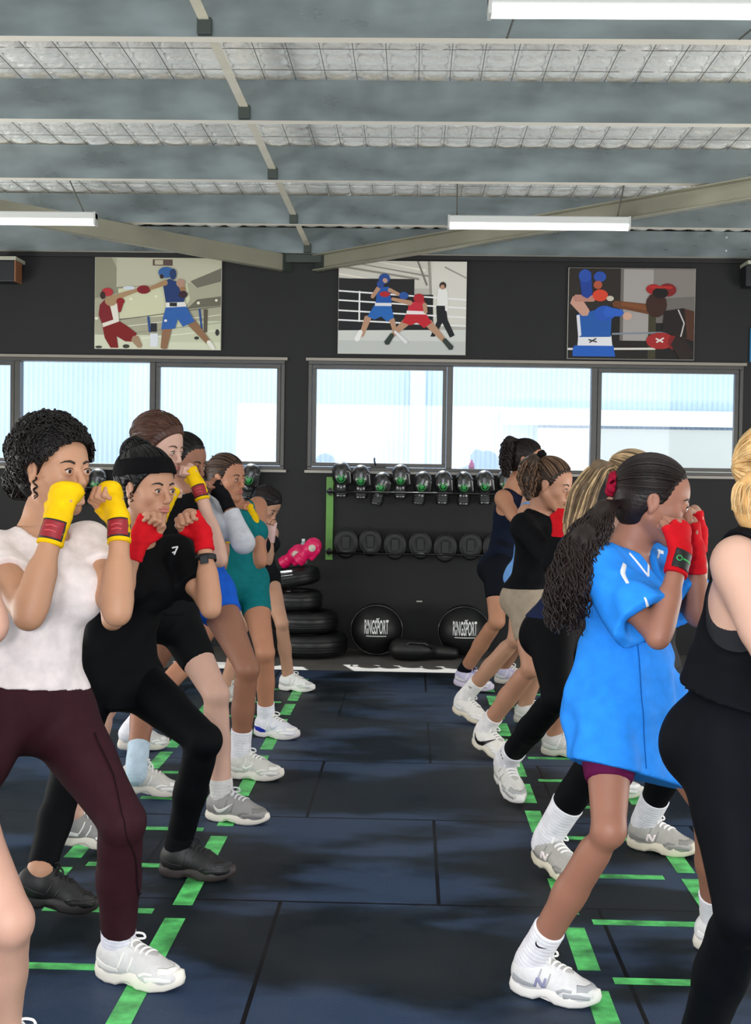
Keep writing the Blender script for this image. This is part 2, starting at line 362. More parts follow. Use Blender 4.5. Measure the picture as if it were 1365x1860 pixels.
# ------------------------------------------------------------------ batten lights
def batten(x0, y, z, L_, label, ch):
    t = thing('batten_light', label, 'ceiling light', (x0, y, z), 'LED batten lights')
    MB().box(x0, x0+L_, y-.035, y+.035, z+.03, z+.075).build('housing', mat('white_enamel', '#c9cbc6', .35), t, bevel=.006)
    d = MB(); pr = [(-.034, .03), (-.034, .012), (-.022, 0), (.022, 0), (.034, .012), (.034, .03)]
    V = [(x, y+a, z+b) for x in (x0+.012, x0+L_-.012) for a, b in pr]; k = len(pr)
    d.add(V, [(i, (i+1) % k, k+(i+1) % k, k+i) for i in range(k)] + [tuple(range(k))[::-1], tuple(range(k, 2*k))])
    d.build('diffuser', mat('led_diffuser', (1, .99, .97, 1), .5, emit=3.2), t)
    e = MB(); e.box(x0, x0+.012, y-.036, y+.036, z-.002, z+.076); e.box(x0+L_-.012, x0+L_, y-.036, y+.036, z-.002, z+.076)
    e.build('end_cap', mat('cap_plastic', '#b9bab4', .4), t)
    for fx in ch:
        MB().tube([(x0+fx*L_, y+.0, z+.075), (x0+fx*L_-.01, y-.30, PB+.004)] if y > 7 else [(x0+fx*L_, y, z+.075), (x0+fx*L_, y+.7, PB)], .004, 6).build('hanger', mat('dark_rod', '#5b5a50', .5, metal=.4), t)
batten(.185, 7.85, 2.855, 1.10, 'white LED batten light hanging in front of the right wall posters', (.05, .93))
batten(-3.06, 7.85, 2.855, 1.10, 'white LED batten light cut by the left edge', (.12, .93))
batten(.225, 4.35, 2.89, 1.12, 'large white LED batten light at the top right corner', (.1, .9))

# ------------------------------------------------------------------ corner speakers
def speaker(c, label, edge):
    t = thing('wall_speaker', label, 'speaker', tuple(c), 'speakers at wall top')
    MB().box(c[0]-.10, c[0]+.075, c[1]-.13, c[1]+.03, c[2]-.10, c[2]+.06).build('cabinet', mat('speaker_black', '#14171b', .5), t, bevel=.008)
    MB().box(c[0]+.075, c[0]+.085, c[1]-.13, c[1]+.03, c[2]-.10, c[2]+.06).build('side_strip', mat('strip_'+edge, edge, .5), t)
    MB().box(c[0]-.09, c[0]+.09, c[1]-.14, YW-.002, c[2]+.062, c[2]+.09).build('bracket', mat('pale_bracket', '#a9aa98', .5), t, bevel=.003)
speaker(W(18, 492, 9.9), 'dark wall speaker under pale bracket at top left corner', '#8a5a3c')
speaker(W(1372, 500, 9.9), 'dark wall speaker at the right edge of the charcoal wall', '#8b8d85')
bs = thing('blue_sign', 'narrow blue panel edge on the wall at the right edge', 'sign', W(1380, 620, 9.985))
pc = W(1380, 620, 9.985)
MB().box(pc[0]-.07, pc[0]+.4, YW-.025, YW-.001, pc[2]-.16, pc[2]+.1).build('panel', mat('cyan_panel', '#2b7fae', .5), bs)

# ------------------------------------------------------------------ posters
def poster(x0, x1, y0, y1, Z, polys, label):
    p0 = W(x0, y0, YW-.03); p1 = W(x1, y1, YW-.03)
    ax, bx = p0[0], p1[0]; zt, zb_ = p0[2], p1[2]
    t = thing('canvas_poster', label, 'poster', ((ax+bx)/2, YW-.03, zb_), 'boxing canvases on the charcoal wall')
    MB().box(ax, bx, YW-.03, YW-.001, zb_, zt).build('canvas', mat('canvas_edge', '#d9d4c8', .7), t)
    (za, zc, zd, ze) = Z; out = []
    for h, pts in polys:
        q = [((u-za)/(zd-za), (v-zc)/(ze-zc)) for u, v in pts]
        q = [(min(.998, max(.002, u)), min(.998, max(.002, v))) for u, v in q]
        out.append((h, q))
    polypatch('print', out, t, (ax, YW-.0301, zt), (bx-ax, 0, 0), (0, 0, zb_-zt), (0, -1, 0), .00025)
def rect(a, b, c, d): return [(a, b), (a, d), (c, d), (c, b)]
def circ(cx, cy, rx, ry=None, n=14, rot=0):
    ry = ry or rx; return [(cx+rx*math.cos(-2*math.pi*k/n)*math.cos(rot)-ry*math.sin(-2*math.pi*k/n)*math.sin(rot), cy+rx*math.cos(-2*math.pi*k/n)*math.sin(rot)+ry*math.sin(-2*math.pi*k/n)*math.cos(rot)) for k in range(n)]
def line(a, b, w):
    a, b = np.array(a, float), np.array(b, float); d = unit(b-a); s = np.array([d[1], -d[0]])*w/2
    return [tuple(a+s), tuple(a-s), tuple(b-s), tuple(b+s)]
def limb(a, b, w0, w1):
    a, b = np.array(a, float), np.array(b, float); d = unit(b-a); s = np.array([d[1], -d[0]])
    return [tuple(a+s*w0/2), tuple(a-d*w0/3), tuple(a-s*w0/2), tuple(b-s*w1/2), tuple(b+d*w1/3), tuple(b+s*w1/2)]
Z1 = (104, 50, 840, 606)
p1 = [('#a9a78f', rect(104, 50, 840, 606)), ('#8b8a75', [(104, 50), (104, 300), (300, 250), (200, 50)]), ('#bcbaa3', [(230, 50), (230, 230), (660, 200), (840, 110), (840, 50)]),
      ('#6f6c5e', [(660, 190), (700, 230), (840, 190), (840, 110)]), ('#cfd0ae', [(240, 240), (250, 420), (600, 400), (660, 300), (640, 200)]), ('#6a6858', [(640, 360), (840, 335), (840, 280), (700, 300)]),
      ('#5b4a45', rect(440, 60, 556, 98)), ('#b9b49a', rect(452, 64, 500, 92)), ('#d5d8bd', rect(104, 520, 840, 606)),
      ('#c7cbae', rect(540, 430, 840, 560)), ('#5a5a50', line((240, 430), (840, 340), 5)), ('#e0e0cc', line((240, 475), (840, 392), 5)), ('#8d8d7c', line((240, 520), (840, 440), 4)), ('#f0f0dd', line((380, 540), (840, 485), 4)),
      ('#e8e8d0', circ(315, 302, 9)), ('#e8e8d0', circ(462, 285, 7)), ('#e8e8d0', circ(708, 322, 9)), ('#e8e8d0', circ(812, 305, 8)), ('#e8e8d0', circ(115, 422, 12, 8)),
      ('#2a4d86', limb((418, 410), (428, 500), 14, 14)), ('#26282c', rect(432, 448, 468, 500)), ('#dfe3e8', rect(430, 510, 475, 590)), ('#2a4d86', limb((715, 360), (730, 480), 12, 12)), ('#5a5142', rect(740, 360, 762, 500)),
      ('#33332e', circ(700, 535, 14, 10)), ('#33332e', circ(820, 500, 12, 20)), ('#3b3a34', circ(130, 596, 20, 8)), ('#3b3a34', circ(290, 590, 20, 12)),
      # red boxer
      ('#7d1414', [(150, 460), (245, 435), (300, 470), (352, 512), (325, 562), (285, 560), (235, 530), (245, 600), (200, 600), (165, 540)]), ('#a3876a', limb((340, 540), (372, 590), 50, 30)),
      ('#7a1b22', [(135, 340), (170, 300), (225, 300), (240, 430), (150, 460), (128, 400)]), ('#e4ddd0', [(195, 345), (235, 330), (248, 425), (215, 430)]), ('#e4ddd0', [(150, 452), (246, 418), (248, 440), (155, 476)]),
      ('#a88a66', circ(200, 315, 36, 32)), ('#a88a66', limb((210, 300), (360, 245), 36, 22)), ('#b13136', circ(178, 262, 34, 26)), ('#3b2420', circ(152, 282, 16, 24)), ('#8e1a22', circ(390, 245, 40, 26)), ('#8e1a22', circ(255, 318, 24, 22)), ('#8e1a22', limb((255, 320), (250, 380), 40, 16)),
      ('#cfd6dc', circ(305, 236, 36, 12)),
      # blue boxer
      ('#8f6a4c', limb((530, 470), (510, 600), 56, 38)), ('#8f6a4c', limb((670, 440), (770, 560), 52, 30)), ('#e8e6da', limb((770, 556), (800, 600), 26, 22)),
      ('#2c5fa8', [(520, 350), (640, 345), (690, 435), (620, 468), (590, 420), (575, 480), (495, 486), (505, 410)]), ('#e6e4dc', [(520, 320), (630, 315), (640, 345), (522, 352)]), ('#202226', rect(542, 322, 585, 345)),
      ('#20386b', [(500, 200), (540, 178), (590, 200), (640, 260), (625, 318), (520, 322)]), ('#a5815c', limb((520, 200), (425, 240), 34, 20)), ('#9b7350', limb((600, 190), (620, 250), 40, 30)), ('#b08a78', circ(605, 205, 26, 24)), ('#382028', circ(620, 272, 26, 22)),
      ('#335f9a', circ(520, 140, 46, 34)), ('#213a66', circ(560, 150, 20, 34)), ('#32261f', circ(495, 165, 12, 14)), ('#7c1a22', circ(395, 247, 32, 22)), ('#e8e8e8', circ(520, 432, 9, 8))]
poster(173, 401, 467, 636, Z1, p1, 'left boxing canvas with a blue boxer stretching to hit a red boxer')
Z2 = (45, 42, 450, 343)
p2 = [('#b9b6ac', rect(45, 42, 450, 343)), ('#cfccc0', rect(45, 42, 450, 130)), ('#8f8b80', line((45, 60), (300, 100), 7)), ('#8f8b80', line((60, 42), (330, 90), 6)), ('#e9e5d6', line((45, 85), (250, 120), 5)), ('#e9e5d6', line((160, 42), (320, 72), 6)),
      ('#77746b', line((45, 100), (180, 112), 6)), ('#dad7cc', rect(340, 42, 450, 250)), ('#9a968c', line((330, 42), (345, 250), 8)), ('#7c786e', line((295, 42), (325, 120), 6)), ('#9a968c', line((380, 60), (450, 95), 5)),
      ('#201f20', rect(45, 100, 285, 150)), ('#1a1a1c', rect(45, 150, 345, 268)), ('#d2d4cd', [(45, 268), (45, 343), (450, 343), (450, 262)]), ('#c3c6c0', rect(45, 300, 450, 343)),
      ('#f0f0ee', line((45, 140), (450, 165), 5)), ('#f0f0ee', line((45, 170), (450, 192), 5)), ('#f0f0ee', line((45, 203), (450, 222), 5)), ('#f0f0ee', line((45, 234), (450, 250), 5)), ('#f0f0ee', line((112, 140), (112, 240), 5)),
      # referee
      ('#17181c', [(355, 185), (385, 185), (392, 230), (415, 280), (400, 288), (375, 240), (352, 285), (338, 285), (358, 235)]), ('#eceae4', [(360, 130), (385, 128), (392, 185), (357, 185)]), ('#3b2a22', circ(375, 120, 11, 12)), ('#b98f74', circ(374, 125, 7, 8)), ('#eceae4', limb((385, 140), (388, 200), 12, 9)),
      # blue boxer
      ('#b88f72', limb((140, 225), (120, 285), 22, 14)), ('#b88f72', limb((215, 230), (225, 265), 18, 14)), ('#f2f0ec', limb((118, 270), (105, 298), 14, 18)), ('#2467b5', [(160, 185), (212, 185), (222, 225), (200, 238), (182, 222), (160, 232), (138, 222)]), ('#1f56a6', [(168, 130), (205, 125), (215, 180), (163, 182)]),
      ('#e4e4e6', [(162, 178), (214, 178), (214, 188), (161, 188)]), ('#b88f72', limb((172, 130), (152, 160), 14, 12)), ('#b88f72', limb((205, 135), (240, 152), 13, 10)), ('#27498f', circ(190, 100, 18, 17)), ('#c09a82', circ(192, 106, 8, 8)), ('#27498f', circ(178, 118, 12, 13)), ('#b3222a', circ(192, 150, 17, 9)), ('#28559f', circ(252, 154, 15, 12)),
      # red boxer
      ('#b88f72', limb((265, 235), (215, 285), 26, 14)), ('#b88f72', limb((330, 240), (385, 300), 26, 14)), ('#2e3a33', limb((218, 280), (200, 308), 14, 18)), ('#2e3a33', limb((382, 295), (405, 322), 15, 18)), ('#e4e4e2', limb((225, 270), (262, 305), 8, 12)),
      ('#c2202c', [(262, 210), (322, 210), (342, 240), (318, 258), (295, 240), (275, 250), (248, 240)]), ('#c8283a', [(270, 175), (318, 170), (325, 212), (262, 214)]), ('#f0e6e6', [(262, 202), (324, 204), (324, 214), (261, 214)]), ('#b3222a', circ(300, 162, 17, 15)), ('#b88f72', limb((275, 178), (215, 165), 16, 10)), ('#b88f72', limb((318, 180), (322, 208), 14, 12))]
poster(616, 846, 473, 645, Z2, p2, 'middle boxing canvas with two boxers and a referee in a ring')
Z3 = (778, 58, 1184, 362)
p3 = [('#1c1916', rect(778, 58, 1184, 362)), ('#2b2620', rect(778, 58, 945, 200)), ('#6d6862', rect(945, 58, 1184, 300)), ('#a39d98', rect(955, 62, 1050, 300)), ('#857d78', [(1050, 62), (1184, 62), (1184, 150), (1050, 160)]), ('#3e3b26', rect(1036, 200, 1060, 360)), ('#161311', rect(1060, 240, 1184, 362)),
      ('#d9d5cc', line((778, 330), (1060, 326), 7)), ('#7f8893', line((920, 278), (1184, 268), 6)),
      # blue boxer
      ('#1f5dbb', [(795, 330), (800, 318), (925, 316), (932, 354), (795, 354)]), ('#e6e6ea', [(812, 288), (918, 284), (922, 318), (810, 318)]), ('#1f5aa8', [(805, 215), (880, 195), (918, 220), (916, 288), (815, 290)]), ('#c99a86', limb((800, 165), (835, 210), 40, 30)), ('#b98474', limb((800, 160), (860, 160), 24, 22)),
      ('#dfe0e6', [(805, 218), (815, 215), (822, 284), (812, 290)]), ('#1f3f92', limb((830, 75), (838, 150), 40, 34)), ('#2b50a8', circ(830, 85, 20, 22)), ('#2a4fa6', circ(878, 88, 20, 18)), ('#b0553c', circ(872, 115, 14, 14)), ('#d5442a', circ(880, 150, 25, 20)), ('#c8bfae', circ(912, 160, 12, 9)), ('#2556b4', circ(895, 210, 34, 26)), ('#2a5fc0', limb((900, 205), (950, 208), 34, 22)), ('#cfa58f', circ(968, 218, 15, 13)),
      ('#2a2a2c', line((845, 298), (872, 306), 4)), ('#2a2a2c', line((848, 308), (870, 294), 4)),
      # red boxer
      ('#6a3f22', limb((925, 178), (1040, 195), 22, 34)), ('#7d4a28', limb((950, 178), (1030, 190), 12, 18)), ('#4b2b1b', [(1140, 190), (1182, 200), (1182, 300), (1120, 280), (1090, 230)]), ('#3a2117', circ(1060, 180, 34, 42)), ('#1e1512', [(1085, 200), (1150, 190), (1160, 290), (1080, 270)]), ('#c9c4c2', line((1130, 195), (1150, 240), 4)), ('#c9c4c2', line((1150, 240), (1140, 285), 4)),
      ('#a11f1e', circ(1050, 128, 24, 17)), ('#7c1a1a', circ(1095, 130, 28, 22)), ('#17100e', circ(1072, 140, 26, 18)), ('#b32a22', line((1035, 120), (1110, 122), 8)), ('#a12322', circ(1075, 300, 46, 28)), ('#e3dad6', line((1060, 292), (1084, 304), 5)), ('#e3dad6', line((1062, 305), (1086, 290), 5)), ('#7a1a18', circ(1115, 305, 16, 24)), ('#251713', limb((1130, 300), (1160, 355), 50, 50))]
poster(1034, 1261, 486, 654, Z3, p3, 'right boxing canvas, dark, with a red glove punching a blue boxer')
# ------------------------------------------------------------------ signed-distance modelling: smooth unions polygonised with surface nets
def A3(v): return np.asarray(v, float)
def cone(a, b, ra, rb, k=.02, flat=None, clip=None, op='u'):
    return dict(t='c', a=A3(a), b=A3(b), ra=float(ra), rb=float(rb), k=k, flat=None if flat is None else (unit(flat[0]), flat[1]), clip=clip, op=op)
def ell(c, r, R=None, k=.02, clip=None, op='u'):
    return dict(t='e', c=A3(c), r=A3(r)*np.ones(3), R=np.eye(3) if R is None else A3(R), k=k, clip=clip, op=op)
def infl(prims, e):
    out = []
    for p in prims:
        q = dict(p); s = e if p['op'] == 'u' else -e
        if q['t'] == 'c': q['ra'] = max(.002, q['ra']+s); q['rb'] = max(.002, q['rb']+s)
        else: q['r'] = np.maximum(.002, q['r']+s)
        out.append(q)
    return out
def prim_d(p, x, y, z):
    if p['t'] == 'c':
        a, b = p['a'], p['b']; ab = b-a; L2 = max(1e-12, ab@ab)
        px_, py_, pz_ = x-F32(a[0]), y-F32(a[1]), z-F32(a[2])
        t = np.clip((px_*F32(ab[0]/L2)+py_*F32(ab[1]/L2)+pz_*F32(ab[2]/L2)), 0, 1)
        vx, vy, vz = px_-t*F32(ab[0]), py_-t*F32(ab[1]), pz_-t*F32(ab[2])
        if p['flat'] is not None:
            n, r = p['flat']; dn = (vx*F32(n[0])+vy*F32(n[1])+vz*F32(n[2]))*F32(r-1)
            vx = vx+dn*F32(n[0]); vy = vy+dn*F32(n[1]); vz = vz+dn*F32(n[2])
        d = np.sqrt(vx*vx+vy*vy+vz*vz)-(F32(p['ra'])+t*F32(p['rb']-p['ra']))
    else:
        c, R, r = p['c'], p['R'], p['r']
        dx, dy, dz = x-F32(c[0]), y-F32(c[1]), z-F32(c[2])
        q = [(dx*F32(R[0, i])+dy*F32(R[1, i])+dz*F32(R[2, i])) for i in range(3)]
        k0 = np.sqrt(sum((q[i]/F32(r[i]))**2 for i in range(3))); k1 = np.sqrt(sum((q[i]/F32(r[i]**2))**2 for i in range(3)))
        d = k0*(k0-1)/np.maximum(k1, F32(1e-6))
    if p['clip']:
        for (c0, n0) in p['clip']:
            n0 = unit(n0); d = np.maximum(d, (x-F32(c0[0]))*F32(n0[0])+(y-F32(c0[1]))*F32(n0[1])+(z-F32(c0[2]))*F32(n0[2]))
    return d
def prim_box(p, m):
    if p['t'] == 'c':
        r = max(p['ra'], p['rb'])+m; return np.minimum(p['a'], p['b'])-r, np.maximum(p['a'], p['b'])+r
    e = np.sqrt(((p['R']*p['r'])**2).sum(1))+m; return p['c']-e, p['c']+e
def smin(a, b, k):
    h = np.clip(.5+.5*(b-a)/F32(k), 0, 1); return b+(a-b)*h-F32(k)*h*(1-h)
def field_pts(prims, P, cuts=()):
    x, y, z = P[:, 0].astype(F32), P[:, 1].astype(F32), P[:, 2].astype(F32); d = np.full(len(P), 1.0, F32)
    for p in prims:
        if p['t'] == 'disp': d = d+p['f'](x, y, z); continue
        q = prim_d(p, x, y, z)
        d = smin(d, q, p['k']) if p['op'] == 'u' else -smin(-d, q, p['k'])
    for (c0, n0) in cuts: d = np.maximum(d, (P-c0)@unit(n0))
    return d
def bounds(prims, m=0.02):
    B = [prim_box(p, m) for p in prims if p['op'] == 'u']; return np.min([b[0] for b in B], 0), np.max([b[1] for b in B], 0)
def grid_field(prims, h, lo, hi, cuts=(), disp=None, extra=None):
    n = np.maximum(3, np.ceil((hi-lo)/h).astype(int)+1)
    ax = [(lo[i]+h*np.arange(n[i])).astype(F32) for i in range(3)]
    d = np.full(tuple(n), 1.0, F32)
    for p in prims:
        b0, b1 = prim_box(p, max(p['k'], 2*h)+2*h)
        i0 = np.clip(np.floor((b0-lo)/h).astype(int), 0, n); i1 = np.clip(np.ceil((b1-lo)/h).astype(int)+1, 0, n)
        if np.any(i1 <= i0): continue
        sl = tuple(slice(i0[i], i1[i]) for i in range(3))
        q = prim_d(p, ax[0][sl[0]][:, None, None], ax[1][sl[1]][None, :, None], ax[2][sl[2]][None, None, :])
        d[sl] = smin(d[sl], q, p['k']) if p['op'] == 'u' else -smin(-d[sl], q, p['k'])
    X, Y, Z = ax[0][:, None, None], ax[1][None, :, None], ax[2][None, None, :]
    if disp is not None: d = d+disp(X, Y, Z)
    for (c0, n0) in cuts:
        n0 = unit(n0); d = np.maximum(d, (X-F32(c0[0]))*F32(n0[0])+(Y-F32(c0[1]))*F32(n0[1])+(Z-F32(c0[2]))*F32(n0[2]))
    if extra is not None: d = extra(d, X, Y, Z)
    return d
_E = [(0,1),(2,3),(4,5),(6,7),(0,2),(1,3),(4,6),(5,7),(0,4),(1,5),(2,6),(3,7)]
def nets(d, lo, h):
    s = d < 0
    c = np.zeros(tuple(np.array(d.shape)-1), np.int8)
    for i in (0, 1):
        for j in (0, 1):
            for k in (0, 1): c += s[i:d.shape[0]-1+i, j:d.shape[1]-1+j, k:d.shape[2]-1+k]
    I = np.argwhere((c > 0) & (c < 8))
    if len(I) == 0: return np.zeros((0, 3)), np.zeros((0, 4), int)
    off = np.array([[b & 1, (b >> 1) & 1, (b >> 2) & 1] for b in range(8)])
    vals = np.stack([d[I[:, 0]+o[0], I[:, 1]+o[1], I[:, 2]+o[2]] for o in off], 1)
    P = np.zeros((len(I), 3)); cnt = np.zeros(len(I))
    for a, b in _E:
        m = (vals[:, a] < 0) != (vals[:, b] < 0); t = vals[m, a]/(vals[m, a]-vals[m, b])
        P[m] += off[a]+(off[b]-off[a])*t[:, None]; cnt[m] += 1
    P = (P/cnt[:, None]+I)*h+lo
    idx = np.full(c.shape, -1, np.int32); idx[I[:, 0], I[:, 1], I[:, 2]] = np.arange(len(I))
    Fc = []
    for a in range(3):
        b, e = (a+1) % 3, (a+2) % 3
        sl0 = [slice(None)]*3; sl1 = [slice(None)]*3; sl0[a] = slice(0, -1); sl1[a] = slice(1, None)
        s0 = s[tuple(sl0)]; s1 = s[tuple(sl1)]
        E = np.argwhere(s0 != s1); E = E[(E[:, b] > 0) & (E[:, e] > 0) & (E[:, b] < c.shape[b]) & (E[:, e] < c.shape[e])]
        def at(db, de):
            Q = E.copy(); Q[:, b] += db; Q[:, e] += de; return idx[Q[:, 0], Q[:, 1], Q[:, 2]]
        q = np.stack([at(-1, -1), at(0, -1), at(0, 0), at(-1, 0)], 1)
        fl = ~s0[E[:, 0], E[:, 1], E[:, 2]]; q[fl] = q[fl][:, ::-1]; Fc.append(q)
    Fc = np.concatenate(Fc); Fc = Fc[(Fc >= 0).all(1)]
    return P, Fc
def relax(V, Fc, n=1, lam=.5):
    if len(V) == 0: return V
    for _ in range(n):
        S = np.zeros_like(V); k = np.zeros(len(V))
        for i in range(4):
            for j in (1, 3): np.add.at(S, Fc[:, i], V[Fc[:, (i+j) % 4]]); np.add.at(k, Fc[:, i], 1)
        ok = k > 0; V = V.copy(); V[ok] = V[ok]*(1-lam)+lam*S[ok]/k[ok][:, None]
    return V
def sdf_mesh(prims, h, cuts=(), disp=None, lo=None, hi=None, sm=1, extra=None):
    l, u = bounds(prims, 3*h+.012); l = l if lo is None else np.asarray(lo, float); u = u if hi is None else np.asarray(hi, float)
    V, Fc = nets(grid_field(prims, h, l, u, cuts, disp, extra), l, h)
    return relax(V, Fc, sm), Fc
def merge(parts):
    VV, FF, n = [], [], 0
    for V, Fc in parts:
        if len(V) == 0: continue
        VV.append(V); FF.append(Fc+n); n += len(V)
    return np.concatenate(VV), np.concatenate(FF)
def march(prims, O, D, cuts=(), tmax=.3):
    """walk points O along D to the surface of the field."""
    O = np.asarray(O, float); D = unit(D); t = np.zeros(len(O))
    for _ in range(40):
        d = field_pts(prims, O+t[:, None]*D, cuts); t = np.clip(t+d*.7, 0, tmax)
    return O+t[:, None]*D, t < tmax*.98
def sides(V, Fc, D, th):                                     # give a surface sheet thickness along D
    n = len(V); B = V-np.asarray(D)*0+unit(D)*th
    E = {}
    for f in Fc:
        for i in range(4):
            e = (int(f[i]), int(f[(i+1) % 4]))
            if (e[1], e[0]) in E: del E[(e[1], e[0])]
            else: E[e] = 1
    side = np.array([[b, a, a+n, b+n] for a, b in E]) if E else np.zeros((0, 4), int)
    return np.concatenate([V, B]), np.concatenate([Fc, Fc[:, ::-1]+n, side])
def decal_strips(strips, prims, O, U, Vv, D, lift=.0012, back=.10, step=.004, cuts=()):
    """strips: list of [(u,v,width)...] in the plane (O;U,V), carried along D onto the surface, with a little thickness."""
    VV = []; FF = []; n = 0; O = A3(O); U = unit(U); Vv = unit(Vv); D = unit(D)
    for st in strips:
        S = np.array(st, float); seg = np.linalg.norm(np.diff(S[:, :2], axis=0), axis=1); cum = np.concatenate([[0], np.cumsum(seg)])
        m = max(2, int(cum[-1]/step)+1); tt = np.linspace(0, cum[-1], m)
        c = np.stack([np.interp(tt, cum, S[:, i]) for i in range(3)], 1)
        T = np.gradient(c[:, :2], axis=0); T /= np.maximum(1e-9, np.linalg.norm(T, axis=1))[:, None]; Nn = np.stack([-T[:, 1], T[:, 0]], 1)
        w = max(1, int(S[:, 2].max()/step)+1)
        rows = []
        for j in range(w+1):
            q = c[:, :2]+Nn*(c[:, 2:3])*(j/w-.5); rows.append(q)
        Q = np.stack(rows, 1).reshape(-1, 2)
        P, ok = march(prims, O+Q[:, :1]*U+Q[:, 1:]*Vv-D*back, D, cuts, back*2.2)
        P = P-D*lift; VV.append(P)
        i = (np.arange(m-1)[:, None]*(w+1)+np.arange(w)[None, :]).ravel()
        Fq = np.stack([i, i+1, i+w+2, i+w+1], 1); Fq = Fq[ok[Fq].all(1)]; FF.append(Fq+n); n += len(P)
    V, Fc = np.concatenate(VV), np.concatenate(FF)
    return sides(V, Fc, D, lift*1.6)
SWOOSH = [(-.5, .16, .02), (-.42, -.02, .12), (-.3, -.14, .19), (-.12, -.14, .17), (.1, -.04, .11), (.5, .16, .01)]
def sc(st, s, ou=0, ov=0, mir=1, rot=0):
    c, n = math.cos(rot), math.sin(rot)
    return [(ou+mir*(u*c-v*n)*s, ov+(u*n+v*c)*s, w*s) for u, v, w in st]
def text_mesh(txt, size, shear=0.0):
    cu = bpy.data.curves.new('t', 'FONT'); cu.body = txt; cu.size = size; cu.align_x = 'CENTER'; cu.align_y = 'CENTER'; cu.shear = shear; cu.resolution_u = 3
    cu.offset = size*.015
    o = bpy.data.objects.new('t', cu); C.objects.link(o); dg = bpy.context.evaluated_depsgraph_get(); me = o.evaluated_get(dg).to_mesh()
    V = np.array([v.co[:] for v in me.vertices]); Fc = [tuple(p.vertices) for p in me.polygons]
    bpy.data.objects.remove(o); bpy.data.curves.remove(cu); return V, Fc
# ------------------------------------------------------------------ floor markings
def tape_mat(n, c):
    m = mat(n, c, .55, noise=.6, nscale=13, bump=.3, bscale=40, bdist=.002, detail=6); return m
M_tape = tape_mat('green_tape', '#57c268')
def ladder(xa, xb, label, y0, n, ang=0.0):
    t = thing('tape_ladder', label, 'floor marking', ((xa+xb)/2, y0, 0), 'green tape ladders on the mats')
    rr = random.Random(int(xa*100))
    for i in range(n):
        y = y0 + i*.457
        if i:
            a = rr.uniform(.05, .09); b_ = rr.uniform(.03, .10)
            MB().box(xa+a, xb-b_, y-.021, y+.021, .0003, .0016).build('rung', M_tape, t)
        for k, x in enumerate((xa, xb)):
            s = rr.uniform(.03, .05); e = rr.uniform(.33, .40)
            w_ = .031
            MB().box(x-w_, x+w_, y+s+.02, y+s+e, .0003, .0016).build('rail_strip', M_tape, t)
ladder(-1.17, -.70, 'left green tape ladder under the front feet of the left row of people', 2.984-.457, 13)
ladder(.505, .96, 'right green tape ladder under the feet of the right row of people', 2.984-.457, 13)

# ------------------------------------------------------------------ wall rack with gloves and focus pads
M_blk = mat('black_leather', '#121314', .36, coat=.7, bump=.12, bscale=90, bdist=.002)
M_blk2 = mat('black_vinyl_matte', '#0d0e0f', .5, bump=.15, bscale=70, bdist=.003)
M_grn = mat('logo_green', '#2f9e4a', .4)
M_rackg = mat('rack_green', '#5f9a3a', .45, noise=.1, nscale=5)
M_rod = mat('rack_black_steel', '#0b0b0c', .4, metal=.3)
def rack(x0, x1, label, posts):
    t = thing('glove_rack', label, 'rack', (x0, YW, .7), 'wall racks')
    for x in posts:
        MB().box(x-.028, x+.028, YW-.035, YW-.001, .69, 1.335).build('upright', M_rackg, t, bevel=.003)
        for z in (1.222, .755): 
            MB().obox((x, YW-.05, z), (1, 0, 1), (0, 1, 0), (-1, 0, 1), .022, .015, .022).build('rod_clamp', M_rod, t)
    for z in (1.222, .755):
        for dy in (.036, .205):
            MB().tube([(x0, YW-dy, z), (x1, YW-dy, z)], .008, 8).build('rod', M_rod, t, True)
        for x in posts: MB().tube([(x, YW-.03, z), (x, YW-.21, z)], .009, 8).build('arm', M_rod, t, True)
rack(-.64, 1.02, 'wall rack with green upright under the right windows, holding gloves and pads', [-.645, 1.0])
rack(-3.0, -1.22, 'wall rack partly hidden behind the left row of people', [-2.98, -1.40])
def glove_prims(o=(0, 0, 0), R=None):
    R = np.eye(3) if R is None else R; o = A3(o)
    T = lambda v: o + R @ A3(v)
    P = [ell(T((0, 0, .085)), (.073, .062, .075), R, .03), ell(T((0, -.005, .03)), (.066, .055, .05), R, .03),
         cone(T((0, 0, -.01)), T((0, 0, -.115)), .050, .052, .02, flat=(R[:, 1], 1.15), clip=[(T((0, 0, -.115)), -R[:, 2])]),
         cone(T((.066, -.018, .0)), T((.058, -.03, .085)), .022, .021, .014)]
    return P
